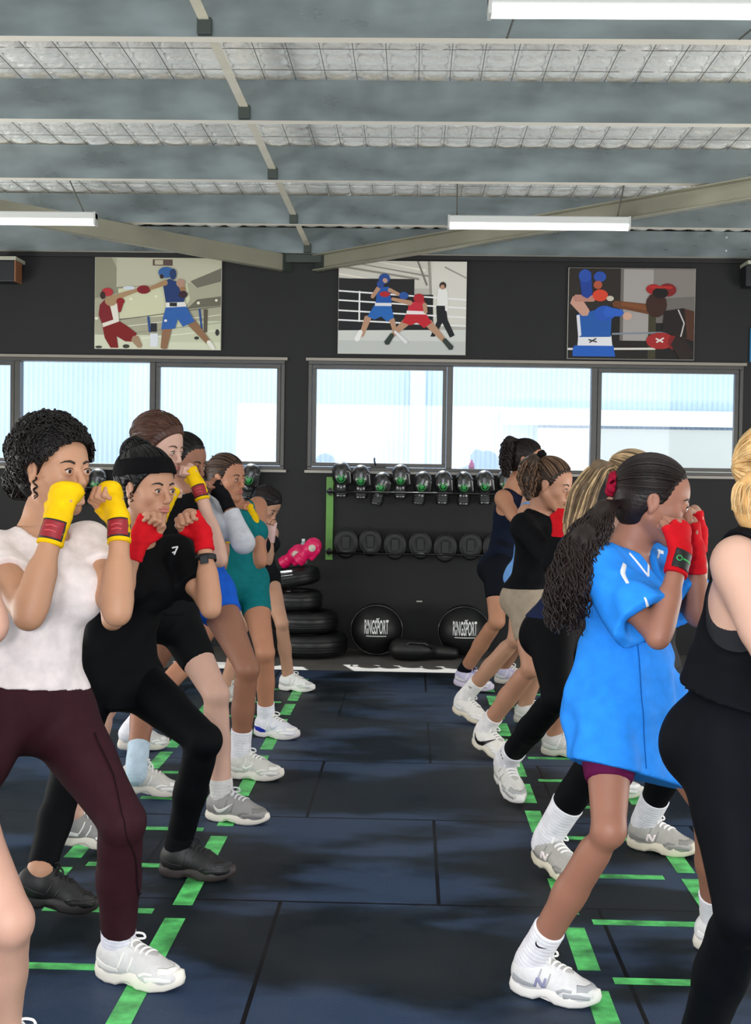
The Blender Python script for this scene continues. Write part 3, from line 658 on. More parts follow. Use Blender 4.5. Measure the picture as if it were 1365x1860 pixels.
def make_glove():
    t = thing('boxing_glove', 'x', 'boxing glove', (0, 0, 0))
    P = glove_prims(); V, Fc = sdf_mesh(P, .006)
    Vg = V[:, 2]
    link_mesh('padding', V, Fc, M_blk, t, True)
    cuts = ()
    V2, F2 = sdf_mesh([cone((0, 0, -.045), (0, 0, -.10), .053, .0545, .004, flat=((0, 1, 0), 1.15), clip=[((0, 0, -.10), (0, 0, -1)), ((0, 0, -.045), (0, 0, 1))])], .005)
    link_mesh('cuff', V2, F2, M_blk2, t, True)
    lg = decal_strips([sc([(math.cos(a)*.5, math.sin(a)*.5, .09) for a in np.linspace(.3, 2*math.pi-.3, 24)], .062, 0, .03, 1, math.pi/2),
                       sc([(-.26, .22, .16), (0, -.05, .16), (.26, .22, .16)], .062, 0, .03), sc([(-.26, -.02, .16), (0, -.28, .16), (.26, -.02, .16)], .062, 0, .03), sc([(0, .3, .12), (0, .06, .12)], .062, 0, .03)],
                      P, (0, 0, 0), (1, 0, 0), (0, 0, 1), (0, 1, 0), .0015, .12, .003)
    link_mesh('round_logo', lg[0], lg[1], M_grn, t)
    lg = decal_strips([[(-.03, -.085, .010), (.03, -.085, .010)]], P, (0, 0, 0), (1, 0, 0), (0, 0, 1), (0, 1, 0), .005, .12, .004)
    link_mesh('cuff_label', lg[0], lg[1], mat('cuff_grey', '#343a37', .6), t)
    return t
def copy_thing(r, loc, label, group=None, rot=(0, 0, 0), scale=1.0):
    n = r.copy(); C.objects.link(n); n.location = [float(v) for v in loc]; n.rotation_euler = rot; n['label'] = label; n.scale = (scale,)*3
    if group: n['group'] = group
    for ch in r.children:
        c = ch.copy(); C.objects.link(c); c.parent = n
        for g2 in ch.children:
            d = g2.copy(); C.objects.link(d); d.parent = c
    return n
g0 = make_glove()
gx = [(620, 876, 0), (656, 880, 0), (690, 892, .35), (728, 879, 0), (765, 891, .25), (805, 890, .05), (843, 892, 0), (881, 890, -.04), (919, 889, .04)]
gl = ['black glove with green round logo, first on the rack beside the green upright', 'black glove with round logo, second on the rack from the green upright', 'tilted black glove hanging lower, third on the rack from the green upright',
      'tallest black glove in the middle of the top rack row, fourth from green upright', 'tilted black glove with a bluish sheen, fifth on the rack', 'upright black glove, sixth on the rack from the green upright',
      'black glove seventh on the rack from the green upright', 'black glove eighth on the rack, nearly touching the tan shoulder', 'black glove partly hidden behind the tan shoulder at the rack end']
for i, ((x, y, r_), lb) in enumerate(zip(gx, gl)):
    p = W(x, y, YW-.12)
    p[1] += .008*(-1)**i
    if i == 0: g0.location = p; g0['label'] = lb; g0['group'] = 'black gloves on the wall rack'
    else: copy_thing(g0, p, lb, 'black gloves on the wall rack', (0, r_*.8, 0), .95)
for (x, y, r_, lb) in ((452, 879, .2, 'black glove on the left rack, visible past the face of the woman in teal'), (140, 890, 0, 'black glove on left rack behind the curly haired woman'), (175, 888, .1, 'black glove on left rack between the two nearest left women')):
    copy_thing(g0, W(x, y, YW-.12), lb, 'black gloves on the wall rack', (0, r_, 0))
def make_pad():
    t = thing('focus_pad', 'x', 'focus pad', (0, 0, 0))
    P = [ell((0, 0, .0), (.090, .035, .115), None, .02), ell((0, 0, .03), (.095, .035, .09), None, .02), ell((0, -.05, .0), (.07, .03, .09), None, .02, op='s')]
    V, Fc = sdf_mesh(P, .006); link_mesh('shell', V, Fc, M_blk2, t, True)
    th_ = np.linspace(0, 2*math.pi, 37)
    MB().add(*tube_list([[(.088*math.cos(a), -.016, .012+.106*math.sin(a)) for a in th_]], .007)).build('piping', M_blk2, t, True)
    b = MB(); b.obox((0, -.030, .01), (1, 0, 0), (0, 1, 0), (0, 0, 1), .028, .006, .05); b.build('palm_strap', M_blk2, t, bevel=.004)
    MB().box(-.02, .02, -.042, -.034, -.062, -.052).build('label_tab', mat('tab_grey', '#3c403a', .5), t)
    return t
def tube_list(paths, r, n=6):
    V, Fq = tube_np(paths, [r]*len(paths), n, False); return V, [tuple(f) for f in Fq]
p0_ = make_pad()
pl = ['black focus pad on lower rack rod, beside the green upright', 'black focus pad second on the lower rod', 'black focus pad third on the lower rod, below the tilted glove', 'black focus pad fourth on the lower rod from the green upright',
      'black focus pad with brownish centre, fifth on the lower rod', 'black focus pad sixth on the lower rod', 'black focus pad at the end of the lower rod beside the black bike shorts']
for i, ((x, y), lb) in enumerate(zip([(629, 988), (673, 986), (718, 992), (764, 991), (809, 996), (855, 993), (898, 996)], pl)):
    p = W(x, y, YW-.12)
    if i == 0: p0_.location = p; p0_['label'] = lb; p0_['group'] = 'black focus pads on the lower rod'
    else: copy_thing(p0_, p, lb, 'black focus pads on the lower rod', (0, random.uniform(-.06, .06), 0), random.uniform(.93, .97))
# ------------------------------------------------------------------ tyres, balls, floor bag
M_tyre = mat('tyre_rubber', '#0e0f10', .42, bump=.2, bscale=40)
def make_tyre(R_, w_, loc, tilt, label):
    t = thing('tyre', label, 'tyre', loc, 'stack of black tyres'); t.rotation_euler = tilt
    m = MB(); h = w_/2; rim = R_*.58
    prof = [(rim, -h*.6), (rim+.01, -h*.9), (R_*.78, -h), (R_*.95, -h*.82), (R_, -h*.45), (R_, h*.45), (R_*.95, h*.82), (R_*.78, h), (rim+.01, h*.9), (rim, h*.6), (rim-.005, 0), (rim, -h*.6)]
    m.revolve(prof, (0, 0, h), (0, 0, 1), 40)
    ORG[t.name] = (0, 0, 0)
    m.build('carcass', M_tyre, t, True)
    for q in (-.4, 0, .4):
        MB().add(*tube_list([[(R_*math.cos(a), R_*math.sin(a), h+q*h) for a in np.linspace(0, 2*math.pi, 41)]], .006)).build('tread_rib', M_tyre, t, True)
tx = W(552, 1160, 9.55)[0]
for (dx, R_, w_, z, ti, lb) in ((.03, .29, .175, 0, (0, 0, 0), 'widest black tyre on the floor at the bottom of the stack'), (.0, .25, .16, .176, (0, .0, 0), 'black tyre second from the floor in the stack'),
                               (-.07, .2, .15, .338, (0, 0, 0), 'small black tyre second from the top of the stack'), (-.10, .22, .13, .515, (0, -.14, 0), 'tilted black tyre on top of the stack under the pink gloves')):
    make_tyre(R_, w_, (tx+dx, 9.6, z), ti, lb)
M_pink = mat('hot_pink_leather', '#e0145e', .38); M_cream = mat('cream_leather', '#cfc8b8', .45)
def pink(loc, rot, label):
    t = thing('pink_glove', label, 'boxing glove', loc, 'pink and white gloves on the tyres'); t.rotation_euler = rot; ORG[t.name] = (0, 0, 0)
    P = glove_prims(); V, Fc = sdf_mesh(P, .007); link_mesh('padding', V*.85, Fc, M_pink, t, True)
    P2 = [ell((0, -.012, .07), (.05, .058, .062), None, .01)]; V, Fc = sdf_mesh(P2, .007); link_mesh('back_panel', V*.85, Fc, M_cream, t, True)
    V, Fc = sdf_mesh([cone((0, 0, -.05), (0, 0, -.112), .056, .057, .004, clip=[((0, 0, -.112), (0, 0, -1)), ((0, 0, -.05), (0, 0, 1))])], .007); link_mesh('cuff', V*.85, Fc, M_pink, t, True)
pink(tuple(W(530, 1012, 9.62)+[0, 0, .0]), (.3, .95, 0), 'left pink and white boxing glove on the top tyre')
pink(tuple(W(557, 1004, 9.46)), (.2, .75, .2), 'right pink and white boxing glove on the top tyre, cuff forward')
bt2 = thing('water_bottle', 'clear plastic water bottle standing behind the pink gloves on the tyres', 'bottle', tuple(W(550, 1025, 9.72)))
c_ = W(551, 1023, 9.74)
MB().revolve([(0, 0), (.030, 0), (.032, .02), (.03, .08), (.032, .11), (.022, .145), (.012, .165), (.012, .17)], (c_[0], c_[1], c_[2]), (0, 0, 1), 20).build('bottle_body', mat('clear_plastic', '#9fb0b5', .12, spec=.8), bt2, True)
MB().revolve([(.014, .168), (.014, .185), (0, .186)], (c_[0], c_[1], c_[2]), (0, 0, 1), 16).build('cap', mat('bottle_cap', '#dfe4e6', .4), bt2, True)
def ball(px, py, lb, r=.195):
    y = 9.66; c = W(px, py, y); c[2] = r; t = thing('medicine_ball', lb, 'medicine ball', tuple(c), 'black medicine balls against the wall')
    V, Fc = sdf_mesh([ell(c, r, None, .01)], .012); link_mesh('ball', V, Fc, M_blk2, t, True)
    MB().add(*tube_list([[tuple(c+np.array([.99*r*math.cos(a)*1.0, -.06, .99*r*math.sin(a)*.955])) for a in np.linspace(0, 2*math.pi, 49)]], .006)).build('seam', M_blk, t, True)
    S = [ell(c, r, None, .01)]
    V, Fc = text_mesh('RINGSPORT', .1); V = V*np.array([.32, .95, 1]); w0 = V[:, 0].max()-V[:, 0].min(); V *= np.array([.178/w0, 1, 1]); V[:, 1] *= .105/(V[:, 1].max()-V[:, 1].min())
    V[:, 1] += .01
    P, ok = march(S, np.stack([c[0]+V[:, 0], np.full(len(V), c[1]-.3), c[2]+.02+V[:, 1]], 1), (0, 1, 0)); P[:, 1] -= .007
    link_mesh('lettering', P, Fc, mat('print_white', '#e6e8e6', .5), t)
    d = decal_strips([[(-.075, -.052, .006), (.075, -.052, .006)], [(.0, .075, .010), (.012, .072, .008), (.022, .08, .004)]], S, c+[0, 0, .02], (1, 0, 0), (0, 0, 1), (0, 1, 0), .002, .3, .006)
    link_mesh('underline', d[0], d[1], mat('print_white', '#e6e8e6', .5), t)
ball(685, 1145, 'black medicine ball with white lettering, beside the tyre stack'); ball(843, 1147, 'black medicine ball with white lettering, behind the bare leg with black sock')
fb = thing('floor_bag', 'low black bag lying on the floor between the two medicine balls', 'bag', tuple(G(765, 1195)))
c = W(765, 1190, 9.45); V, Fc = sdf_mesh([cone((c[0]-.16, 9.45, .075), (c[0]+.24, 9.5, .045), .075, .045, .05), ell((c[0]-.06, 9.42, .075), (.15, .08, .075), None, .06)], .012)
link_mesh('bag_body', V, Fc, M_blk2, fb, True)
MB().tube([(c[0]-.14, 9.38, .10), (c[0]-.08, 9.355, .135), (c[0]+.03, 9.355, .13), (c[0]+.08, 9.39, .085)], .008, 6).build('handle', M_blk, fb, True)
lw = MB(); lw.box(0, .03, 0, .001, 0, .006)
sm_ = W(757, 1092, YW-.002); MB().box(sm_[0], sm_[0]+.045, YW-.003, YW-.0005, sm_[2]-.006, sm_[2]+.004).build('paper_scrap', mat('paper_white', '#b9b9b5', .7)); o_ = bpy.data.objects['paper_scrap']; tag(o_, 'tiny pale scrap stuck low on the charcoal wall between the balls', 'scrap')
# ------------------------------------------------------------------ people
def skin(h): return mat('skin_'+h.strip('#'), h, .52, sss=.06, noise=.06, nscale=9, bump=.08, bscale=160, bdist=.001, spec=.38)
def cloth(h, rough=.85, nm='cloth', bump=.25): return mat(nm+'_'+h.strip('#'), h, max(rough, .72), noise=.10, nscale=30, bump=bump, bscale=45, bdist=.004, spec=.10)
def hairm(h, h2=None): return mat('hair_'+h.strip('#'), h, .45, noise=.35, nscale=26, bump=.3, bscale=90, bdist=.003, stretch=(1, 1, 1), spec=.3)
M_white_eye = mat('eye_white', '#bdb5ad', .25); M_pupil = mat('eye_dark', '#0e0a08', .12)

def head_prims(H, R, s):
    T = lambda x, y, z: H + R @ (A3((x, y, z))*s)
    E = lambda c, r, k=.012, Rr=None, op='u': ell(T(*c), A3(r)*s, R if Rr is None else R @ Rr, k*s, op=op)
    P = [E((-.018, 0, .034), (.094, .073, .084), .02), E((.03, 0, -.012), (.052, .058, .086), .03), E((.035, 0, .035), (.044, .056, .05), .03)]
    for y in (-1, 1):
        P += [cone(T(.0, y*.050, -.045), T(.060, y*.018, -.098), .022*s, .016*s, .025*s), E((.052, y*.036, -.022), (.026, .022, .024), .02),
              E((.072, y*.026, .020), (.011, .020, .007), .012)]
    P += [E((.072, 0, -.098), (.017, .019, .015), .016), E((.072, 0, -.058), (.020, .030, .028), .02)]
    for y in (-1, 1): P.append(E((.094, y*.031, -.001), (.014, .017, .012), .012, op='s'))
    P += [cone(T(.082, 0, .010), T(.103, 0, -.029), .0075*s, .0105*s, .010*s), E((.096, 0, -.036), (.010, .015, .007), .006)]
    for y in (-1, 1): P += [E((.0775, y*.031, -.001), (.0145, .0165, .0145), .005), E((.0930, y*.032, -.0015), (.010, .0125, .0044), .003, op='s')]
    P += [E((.093, 0, -.0565), (.008, .021, .0048), .004), E((.0925, 0, -.0665), (.0085, .018, .0058), .004)]
    for y in (-1, 1):
        Re = np.array(Matrix.Rotation(.25*-1, 3, 'Y'))
        P += [E((-.006, y*.074, .0), (.017, .0075, .029), .005, Re), E((-.003, y*.083, .002), (.009, .006, .017), .004, Re, op='s'), E((-.006, y*.073, -.027), (.008, .006, .009), .006)]
    return P
def frame(f, up=(0, 0, 1)):
    f = unit(f); l = unit(np.cross(up, f)); u = np.cross(f, l); return np.stack([f, l, u], 1)

class Sk: pass
def skeleton(c):
    k = Sk(); s = c.get('s', 1.0); k.s = s; g = c.get('g', 1.0)
    for n in ('hip', 'neck', 'head', 'shL', 'shR', 'elL', 'elR', 'wrL', 'wrR', 'knL', 'knR'): setattr(k, n, A3(c[n]))
    k.right = unit(k.shR-k.shL); k.spine = unit(k.neck-k.hip); k.fwd = unit(np.cross(k.spine, k.right)); k.right = unit(np.cross(k.fwd, k.spine))
    if 'hipR' in c: k.hR, k.hL = A3(c['hipR']), A3(c['hipL']); 
    else: k.hR = k.hip + k.right*.085*s*g; k.hL = k.hip - k.right*.085*s*g
    k.pr = unit(k.hR-k.hL); k.pf = unit(np.cross([0, 0, 1], k.pr)); k.pu = unit(np.cross(k.pr, k.pf))
    k.feet = {}
    for sd in 'LR':
        hl, to = A3(c['heel'+sd])+[0, 0, .0025], A3(c['toe'+sd])+[0, 0, .0025]; dd = to-hl; dd[2] = 0; dd = unit(dd); q_ = min(.8, max(0, hl[2]-.0035)/(.24*s)); R = frame(dd*math.sqrt(1-q_*q_)-A3((0, 0, q_)))
        k.feet[sd] = (hl, R); setattr(k, 'an'+sd, hl + R @ (A3((.062, 0, .105))*s))
    k.Rh = frame(c['look'], c.get('headup', (0, 0, 1))); k.g = g
    return k
def torso_prims(k, e=0.0):
    s, g, f, r, sp = k.s, k.g, k.fwd, k.right, k.spine; L = np.linalg.norm(k.neck-k.hip)
    wa = k.hip + sp*L*.36 + f*.004*s; ch = k.hip + sp*L*.70 + f*.010*s; uc = k.hip+sp*L*.86
    P = [cone(k.hL, k.hR, .098*s*g, .098*s*g, .05), cone(k.hip+k.pu*.02, wa, .125*s*g, .110*s*g, .05, flat=(k.pf, 1.25)), cone(wa, ch, .110*s*g, .130*s*g, .04, flat=(f, 1.32)),
         cone(ch, uc, .128*s*g, .085*s*g, .04, flat=(f, 1.35))]
    for sh, q in ((k.shL, -1), (k.shR, 1)):
        P += [cone(k.neck-sp*.035*s, sh-sp*.004, .040*s, .046*s*g, .035), cone(uc-sp*.05*s+r*q*.05*s, sh, .07*s*g, .045*s*g, .04, flat=(f, 1.3)),
              ell(ch+f*.078*s*g+r*q*.066*s-sp*.012*s, A3((.048, .052, .055))*s*g*c_b(k), None, .035)]
    for h_, q in ((k.hL, -1), (k.hR, 1)): P.append(ell(h_-k.pf*.042*s*g+k.pr*q*.0-k.pu*.015, .082*s*g, None, .04))
    return P
def c_b(k): return getattr(k, 'bust', 1.0)
def leg_prims(k, sd, foot=True):
    s, g = k.s, k.g; h, n, a = getattr(k, 'h'+sd), getattr(k, 'kn'+sd), getattr(k, 'an'+sd)
    fw = unit(n-(h+a)/2); P = []
    q = h+(n-h)*.45
    P += [cone(h, n, .088*s*g, .047*s*g, .03), cone(h+(n-h)*.2+fw*.012*s, q+fw*.014*s, .068*s*g, .060*s*g, .03), cone(q+fw*.010*s, n+fw*.002*s, .056*s*g, .042*s*g, .02), ell(n+fw*.012*s, A3((.040, .040, .044))*s*g, None, .018),
          cone(n, a, .043*s*g, .033*s, .02), cone(n+(a-n)*.16-fw*.016*s, n+(a-n)*.48-fw*.018*s, .040*s*g, .040*s*g, .035), cone(n+(a-n)*.45-fw*.012*s, a-fw*.004, .040*s*g, .030*s, .03)]
    if foot:
        hl, R = k.feet[sd]; T = lambda x, y, z: hl+R@(A3((x, y, z))*s)
        P += [cone(a, T(.05, 0, .05), .034*s, .03*s, .02), cone(T(.07, 0, .07), T(.20, 0, .035), .034*s, .026*s, .02)]
    return P
def arm_prims(k, sd):
    s, g = k.s, k.g; h, e, w = getattr(k, 'sh'+sd), getattr(k, 'el'+sd), getattr(k, 'wr'+sd)
    return [cone(h, e, .043*s*g, .032*s*g, .025), cone(h+(e-h)*.12, h+(e-h)*.55, .042*s*g, .039*s*g, .025), ell(e, .030*s*g, None, .012), cone(e, w, .032*s*g, .0245*s, .012), cone(e+(w-e)*.15, e+(w-e)*.45, .038*s*g, .034*s*g, .022)]
def hand_frame(k, c, sd):
    w = getattr(k, 'wr'+sd); kn = A3(c['fist'+sd]); d = unit(kn-w)
    n = A3(c.get('palm'+sd, (k.head-kn)*.5 + (k.right*(-1 if sd == 'R' else 1))*.25)); n = unit(n-d*np.dot(n, d))
    l = np.cross(d, n) if sd == 'R' else np.cross(n, d)
    return w, d, n, unit(l)
def hand_prims(k, c, sd):
    w, d, n, l = hand_frame(k, c, sd); s = k.s; T = lambda x, y, z: w+(d*x+l*y+n*z)*s
    P = [cone(T(.02, 0, 0), T(.070, .002, 0), .030*s, .037*s, .018*s, flat=(n, 1.9)), cone(T(.0, 0, 0), T(.03, 0, 0), .024*s, .028*s, .015*s, flat=(n, 1.25))]
    ln = [(.040, .024, .020), (.043, .027, .022), (.041, .025, .021), (.033, .020, .018)]
    for i, y in enumerate((.030, .0105, -.009, -.027)):
        a, b_, c_ = ln[i]; x0 = .083-.004*abs(i-1); p0 = A3((x0, y, -.003)); p1 = p0+a*A3((.42, 0, .90)); p2 = p1+b_*A3((-.75, 0, .60)); p3 = p2+c_*A3((-.55, 0, -.75))
        r = (.0105, .0105, .0100, .0088)[i]
        P += [cone(T(*p0-A3((.02, 0, 0))), T(*p0), .009*s, r*s*1.05, .006*s), cone(T(*p0), T(*p1), r*s, r*s*.96, .003*s), cone(T(*p1), T(*p2), r*s*.98, r*s*.9, .003*s), cone(T(*p2), T(*p3), r*s*.9, r*s*.78, .003*s)]
    t0, t1, t2, t3 = (.018, .026, .006), (.052, .046, .018), (.078, .040, .034), (.088, .018, .044)
    P += [cone(T(*t0), T(*t1), .015*s, .0125*s, .010*s), cone(T(*t1), T(*t2), .0125*s, .0115*s, .004*s), cone(T(*t2), T(*t3), .0115*s, .009*s, .003*s)]
    return P
def wrap_prims(k, c, sd, cover=.085):
    w, d, n, l = hand_frame(k, c, sd); s = k.s; T = lambda x, y, z: w+(d*x+l*y+n*z)*s; e = getattr(k, 'el'+sd); bk = unit(e-w)
    cv = c.get('cover', cover)
    P = [cone(T(.012, 0, .002), T(.074, .002, .003), .035*s, .0415*s, .018*s, flat=(n, 1.55), clip=[(T(cv, 0, 0), d)]), cone(w+bk*.065*s, T(.012, 0, 0), .034*s, .033*s, .015*s, flat=(n, 1.12), clip=[(w+bk*.058*s, bk)]),
         cone(T(.016, .020, .006), T(.056, .047, .018), .019*s, .0165*s, .010*s, clip=[(T(.063, .05, .02), unit(d*.8+l*.4+n*.3))])]
    if cv > .09:    # padded: the wrap also folds over the knuckles
        P += [ell(T(.088, 0, .012), A3((.028, .045, .029))*s, np.stack([d, l, n], 1), .02*s)]
    return P
def eyes(root, k, iris='#3a2416'):
    s = k.s
    for y in (1, -1):
        c0 = k.head+k.Rh@(A3((.0772, y*.031, -.0012))*s); r = .0132*s; n1, n2 = 14, 20; V = []; Fc = []; mi = []
        gz = unit(k.Rh@A3((1, -.0*y, -.02))); u = unit(np.cross(gz, (0, 0, 1))); v = np.cross(gz, u)
        for i in range(n1+1):
            a = math.pi*i/n1
            for j in range(n2):
                b = 2*math.pi*j/n2; V.append(c0+r*(gz*math.cos(a)+(u*math.cos(b)+v*math.sin(b))*math.sin(a)))
        for i in range(n1):
            for j in range(n2): Fc.append((i*n2+j, i*n2+(j+1) % n2, (i+1)*n2+(j+1) % n2, (i+1)*n2+j)); mi.append(1 if i < 1 else (2 if i < 2 else 0))
        link_mesh('eye', V, Fc, None, root, True, [M_white_eye, M_pupil, mat('iris_'+iris.strip('#'), iris, .2)], mi)
def face_bits(root, k, HP, brow, lip):
    s = k.s; H, R = k.head, k.Rh; f, l, u = R[:, 0], R[:, 1], R[:, 2]
    for q in (1, -1):
        st = [[(q*.014*s, .019*s, .006*s), (q*.028*s, .0245*s, .0065*s), (q*.042*s, .0235*s, .004*s), (q*.050*s, .019*s, .0015*s)]]
        V, Fc = decal_strips(st, HP, H, l, u, -f, .0010, .16, .003); link_mesh('eyebrow', V, Fc, brow, root, True)
        st = [[(q*.019*s, .0035*s, .0018*s), (q*.026*s, .0068*s, .0024*s), (q*.036*s, .0066*s, .0026*s), (q*.045*s, .0015*s, .0022*s)]]
        V, Fc = decal_strips(st, HP, H, l, u, -f, .0012, .16, .002); link_mesh('eyelashes', V, Fc, brow, root, True)
    st = [[(-.023*s, -.060*s, .002*s), (-.010*s, -.0565*s, .009*s), (0, -.0575*s, .008*s), (.010*s, -.0565*s, .009*s), (.023*s, -.060*s, .002*s)],
          [(-.020*s, -.0625*s, .002*s), (-.008*s, -.0665*s, .010*s), (.008*s, -.0665*s, .010*s), (.020*s, -.0625*s, .002*s)]]
    V, Fc = decal_strips(st, HP, H, l, u, -f, .0006, .16, .003); link_mesh('lips', V, Fc, lip, root, True)

# ---- hair
def hair(root, k, c):
    st = c['hair']; s = k.s; H, R = k.head, k.Rh; col = st['col']; m = hairm(col); h = c.get('hh', .004)
    T = lambda x, y, z: H+R@(A3((x, y, z))*s); vol = st.get('vol', .0); rng = np.random.default_rng(len(col)*7+int(H[0]*1000) % 97)
    c0 = A3((-.018-vol*.3, 0, .036+vol*.3)); rad = A3((.101, .081, .090))+vol
    P = [ell(T(*c0), rad*s, R, .02)]
    P.append(ell(T(-.045, 0, -.02), A3((.062, .066, .07))*s, R, .03))
    for y in (1, -1):
        P.append(ell(T(.004, y*.088, -.008), A3((.021, .020, .032))*s, R, .008, op='s'))
    cutp = [(T(.062+st.get('line', 0), 0, .052), R@A3((.80, 0, -.60))), (T(-.03, 0, -.085), R@A3((.25, 0, -1)))]
    def disp(X, Y, Z): 
        a = st.get('rip', .0012)
        lx = (X-H[0])*R[0, 1]+(Y-H[1])*R[1, 1]+(Z-H[2])*R[2, 1]; lz = (X-H[0])*R[0, 2]+(Y-H[1])*R[1, 2]+(Z-H[2])*R[2, 2]
        an = np.arctan2(lx, lz+.03); return (a*np.sin(an*46)+a*.6*np.sin(an*93+1)).astype(F32)
    parts = []
    if st.get('curl'):
        nb = 1500; v = rng.normal(size=(nb, 3)); v /= np.linalg.norm(v, axis=1)[:, None]; pts = c0+v*(rad+.002)
        keep = ((pts-A3((.066+st.get('line', 0), 0, .050)))@A3((.80, 0, -.60)) < .004) & (pts[:, 2] > -.085) & ~((np.abs(pts[:, 1]) > .06) & (pts[:, 0] > -.02) & (pts[:, 2] < .022))
        pts = pts[keep]; V, Fc = sdf_mesh(P, h, cutp, None, sm=1); parts.append((V, Fc)); paths = []
        for p in pts[::1]:
            n_ = unit((p-c0)/rad); a = unit(np.cross(n_, rng.normal(size=3))); b = np.cross(n_, a); tt = np.linspace(0, rng.uniform(5, 9), 15); rr = rng.uniform(.005, .0095)
            q = p[None]+(a[None]*np.cos(tt)[:, None]+b[None]*np.sin(tt)[:, None])*rr+n_[None]*(rng.uniform(-.004, .006)+tt[:, None]*.0006)
            paths.append(H+(R@(q*s).T).T)
        parts.append(tube_np(paths, [.0019*s]*len(paths), 4, False))
    else:
        parts.append(sdf_mesh(P, h, cutp, disp, sm=0))
        # combed strands from the hairline back to the tie point
        tie = A3(st.get('tie', (-.115, 0, .03))); td = unit((tie-c0)/rad); paths = []; N = int(st.get('n', 150))
        for i in range(N):
            a = rng.uniform(-1, 1)*math.pi*.80
            dY, dZ = math.sin(a), math.cos(a); x = .062+st.get('line', 0)+(dZ*.088-.052)*.75*(1 if dZ > -.2 else .6)
            if dZ < -.2: x = -.03-.0*rng.random()
            d0 = unit((A3((x-c0[0], dY*.085, dZ*.088))+rng.normal(size=3)*.003)/rad); om = math.acos(np.clip(d0@td, -1, 1)); 
            if om < .15: continue
            t = np.linspace(0, rng.uniform(.85, .99), 14)[:, None]; q = (np.sin((1-t)*om)*d0+np.sin(t*om)*td)/math.sin(om)
            wv = st.get('wave', 0)*np.sin(t*rng.uniform(8, 14)+rng.uniform(0, 6))
            q = c0+q*(rad+.0012+rng.uniform(-.0012, .0018)+wv*.5)
            if np.any((np.abs(q[:, 1]) > .068) & (q[:, 2] < .02) & (q[:, 0] > -.022)): continue
            paths.append(H+(R@(q*s).T).T)
        V2 = tube_np(paths, [.0017*s]*len(paths), 4, False)
        if st.get('streak'):
            ks = rng.permutation(len(paths)); h1 = [paths[i] for i in ks[:len(ks)//2]]; h2 = [paths[i] for i in ks[len(ks)//2:]]
            parts.append(tube_np(h1, [.0017*s]*len(h1), 4, False)); V, Fc = tube_np(h2, [.0024*s]*len(h2), 4, False); link_mesh('hair_highlights', V, Fc, hairm(st['streak']), root, True)
        else: parts.append(V2)
    for w_ in st.get('wisps', []):                             # loose curls next to the ear: (start, length)
        p, L_ = A3(w_[0]), w_[1]; t = np.linspace(0, 1, 26)[:, None]
        q = p+A3((.006, 0, -L_))*t+np.concatenate([np.cos(t*16)*.005, np.sin(t*16)*.005, 0*t], 1); parts.append(tube_np([H+(R@(q*s).T).T], [.0018*s], 4, False))
    V, Fc = merge(parts); hobj = link_mesh('hair', V, Fc, m, root, True)
    # ponytail or bun along a path in world space
    if 'tail' in st:
        Pth = [A3(p) for p in st['tail']]; wid = st['tw']; n_ = st.get('tn', 130); paths = []; cur = st.get('tcurl', 0)
        seg = np.array(Pth); cum = np.concatenate([[0], np.cumsum(np.linalg.norm(np.diff(seg, axis=0), axis=1))]); cum /= cum[-1]
        for i in range(n_):
            tmax = rng.uniform(.70, 1.0); t = np.linspace(0, tmax, 84 if cur else 24)
            q = np.stack([np.interp(t, cum, seg[:, j]) for j in range(3)], 1)
            for _ in range(3): q[1:-1] = (q[:-2]+2*q[1:-1]+q[2:])/4
            w = np.interp(t, np.linspace(0, 1, len(wid)), wid); a = rng.uniform(0, 2*math.pi); rr = math.sqrt(rng.uniform(0.02, 1))
            dx = R[:, 0]*math.cos(a)+R[:, 1]*math.sin(a); q = q+dx*(w*rr)[:, None]
            if cur:
                ph = rng.uniform(0, 6); fr = rng.uniform(34, 52); am = np.clip(t*3, 0, 1)*cur*rng.uniform(.5, 1.2)
                q = q+np.stack([np.cos(t*fr+ph)*am, np.sin(t*fr+ph)*am, np.cos(t*fr*.5)*am*.3], 1)
            else: q = q+R[:, 1]*(np.sin(t*5+rng.uniform(0, 6))*.004)[:, None]+R[:, 0]*(np.sin(t*4+rng.uniform(0, 6))*.004)[:, None]
            paths.append(q)
        rt = st.get('tr', .0026)
        core = [cone(Pth[i], Pth[i+1], np.interp(cum[i], np.linspace(0, 1, len(wid)), wid)*.7, np.interp(cum[i+1], np.linspace(0, 1, len(wid)), wid)*.7, .03) for i in range(len(Pth)-(2 if cur > .005 else 1))]
        Vc = sdf_mesh(core, .006)
        if st.get('streak'):
            V, Fc = tube_np(paths[::2], [rt]*len(paths[::2]), 5, True); link_mesh('ponytail', *merge([(V, Fc), Vc]), m, root, True)
            V, Fc = tube_np(paths[1::2], [rt]*len(paths[1::2]), 5, True); link_mesh('ponytail_highlights', V, Fc, hairm(st['streak']), root, True)
        else: link_mesh('ponytail', *merge([tube_np(paths, [rt]*len(paths), 5, True), Vc]), hairm(st.get('tcol', col)), root, True)
    if 'bun' in st:
        b, r = A3(st['bun'][0]), st['bun'][1]*s; bc = T(*b); paths = []
        for i in range(70):
            v = unit(rng.normal(size=3)); a = unit(np.cross(v, rng.normal(size=3))); t = np.linspace(0, rng.uniform(2, 4.5), 16)[:, None]; rr = r*rng.uniform(.85, 1.08)
            paths.append(bc+(v*np.cos(t)+a*np.sin(t))*rr)
        link_mesh('hair_bun', *merge([sdf_mesh([ell(bc, r*.92, None, .01)], .005), tube_np(paths, [.0025*s]*len(paths), 4, False)]), m, root, True)
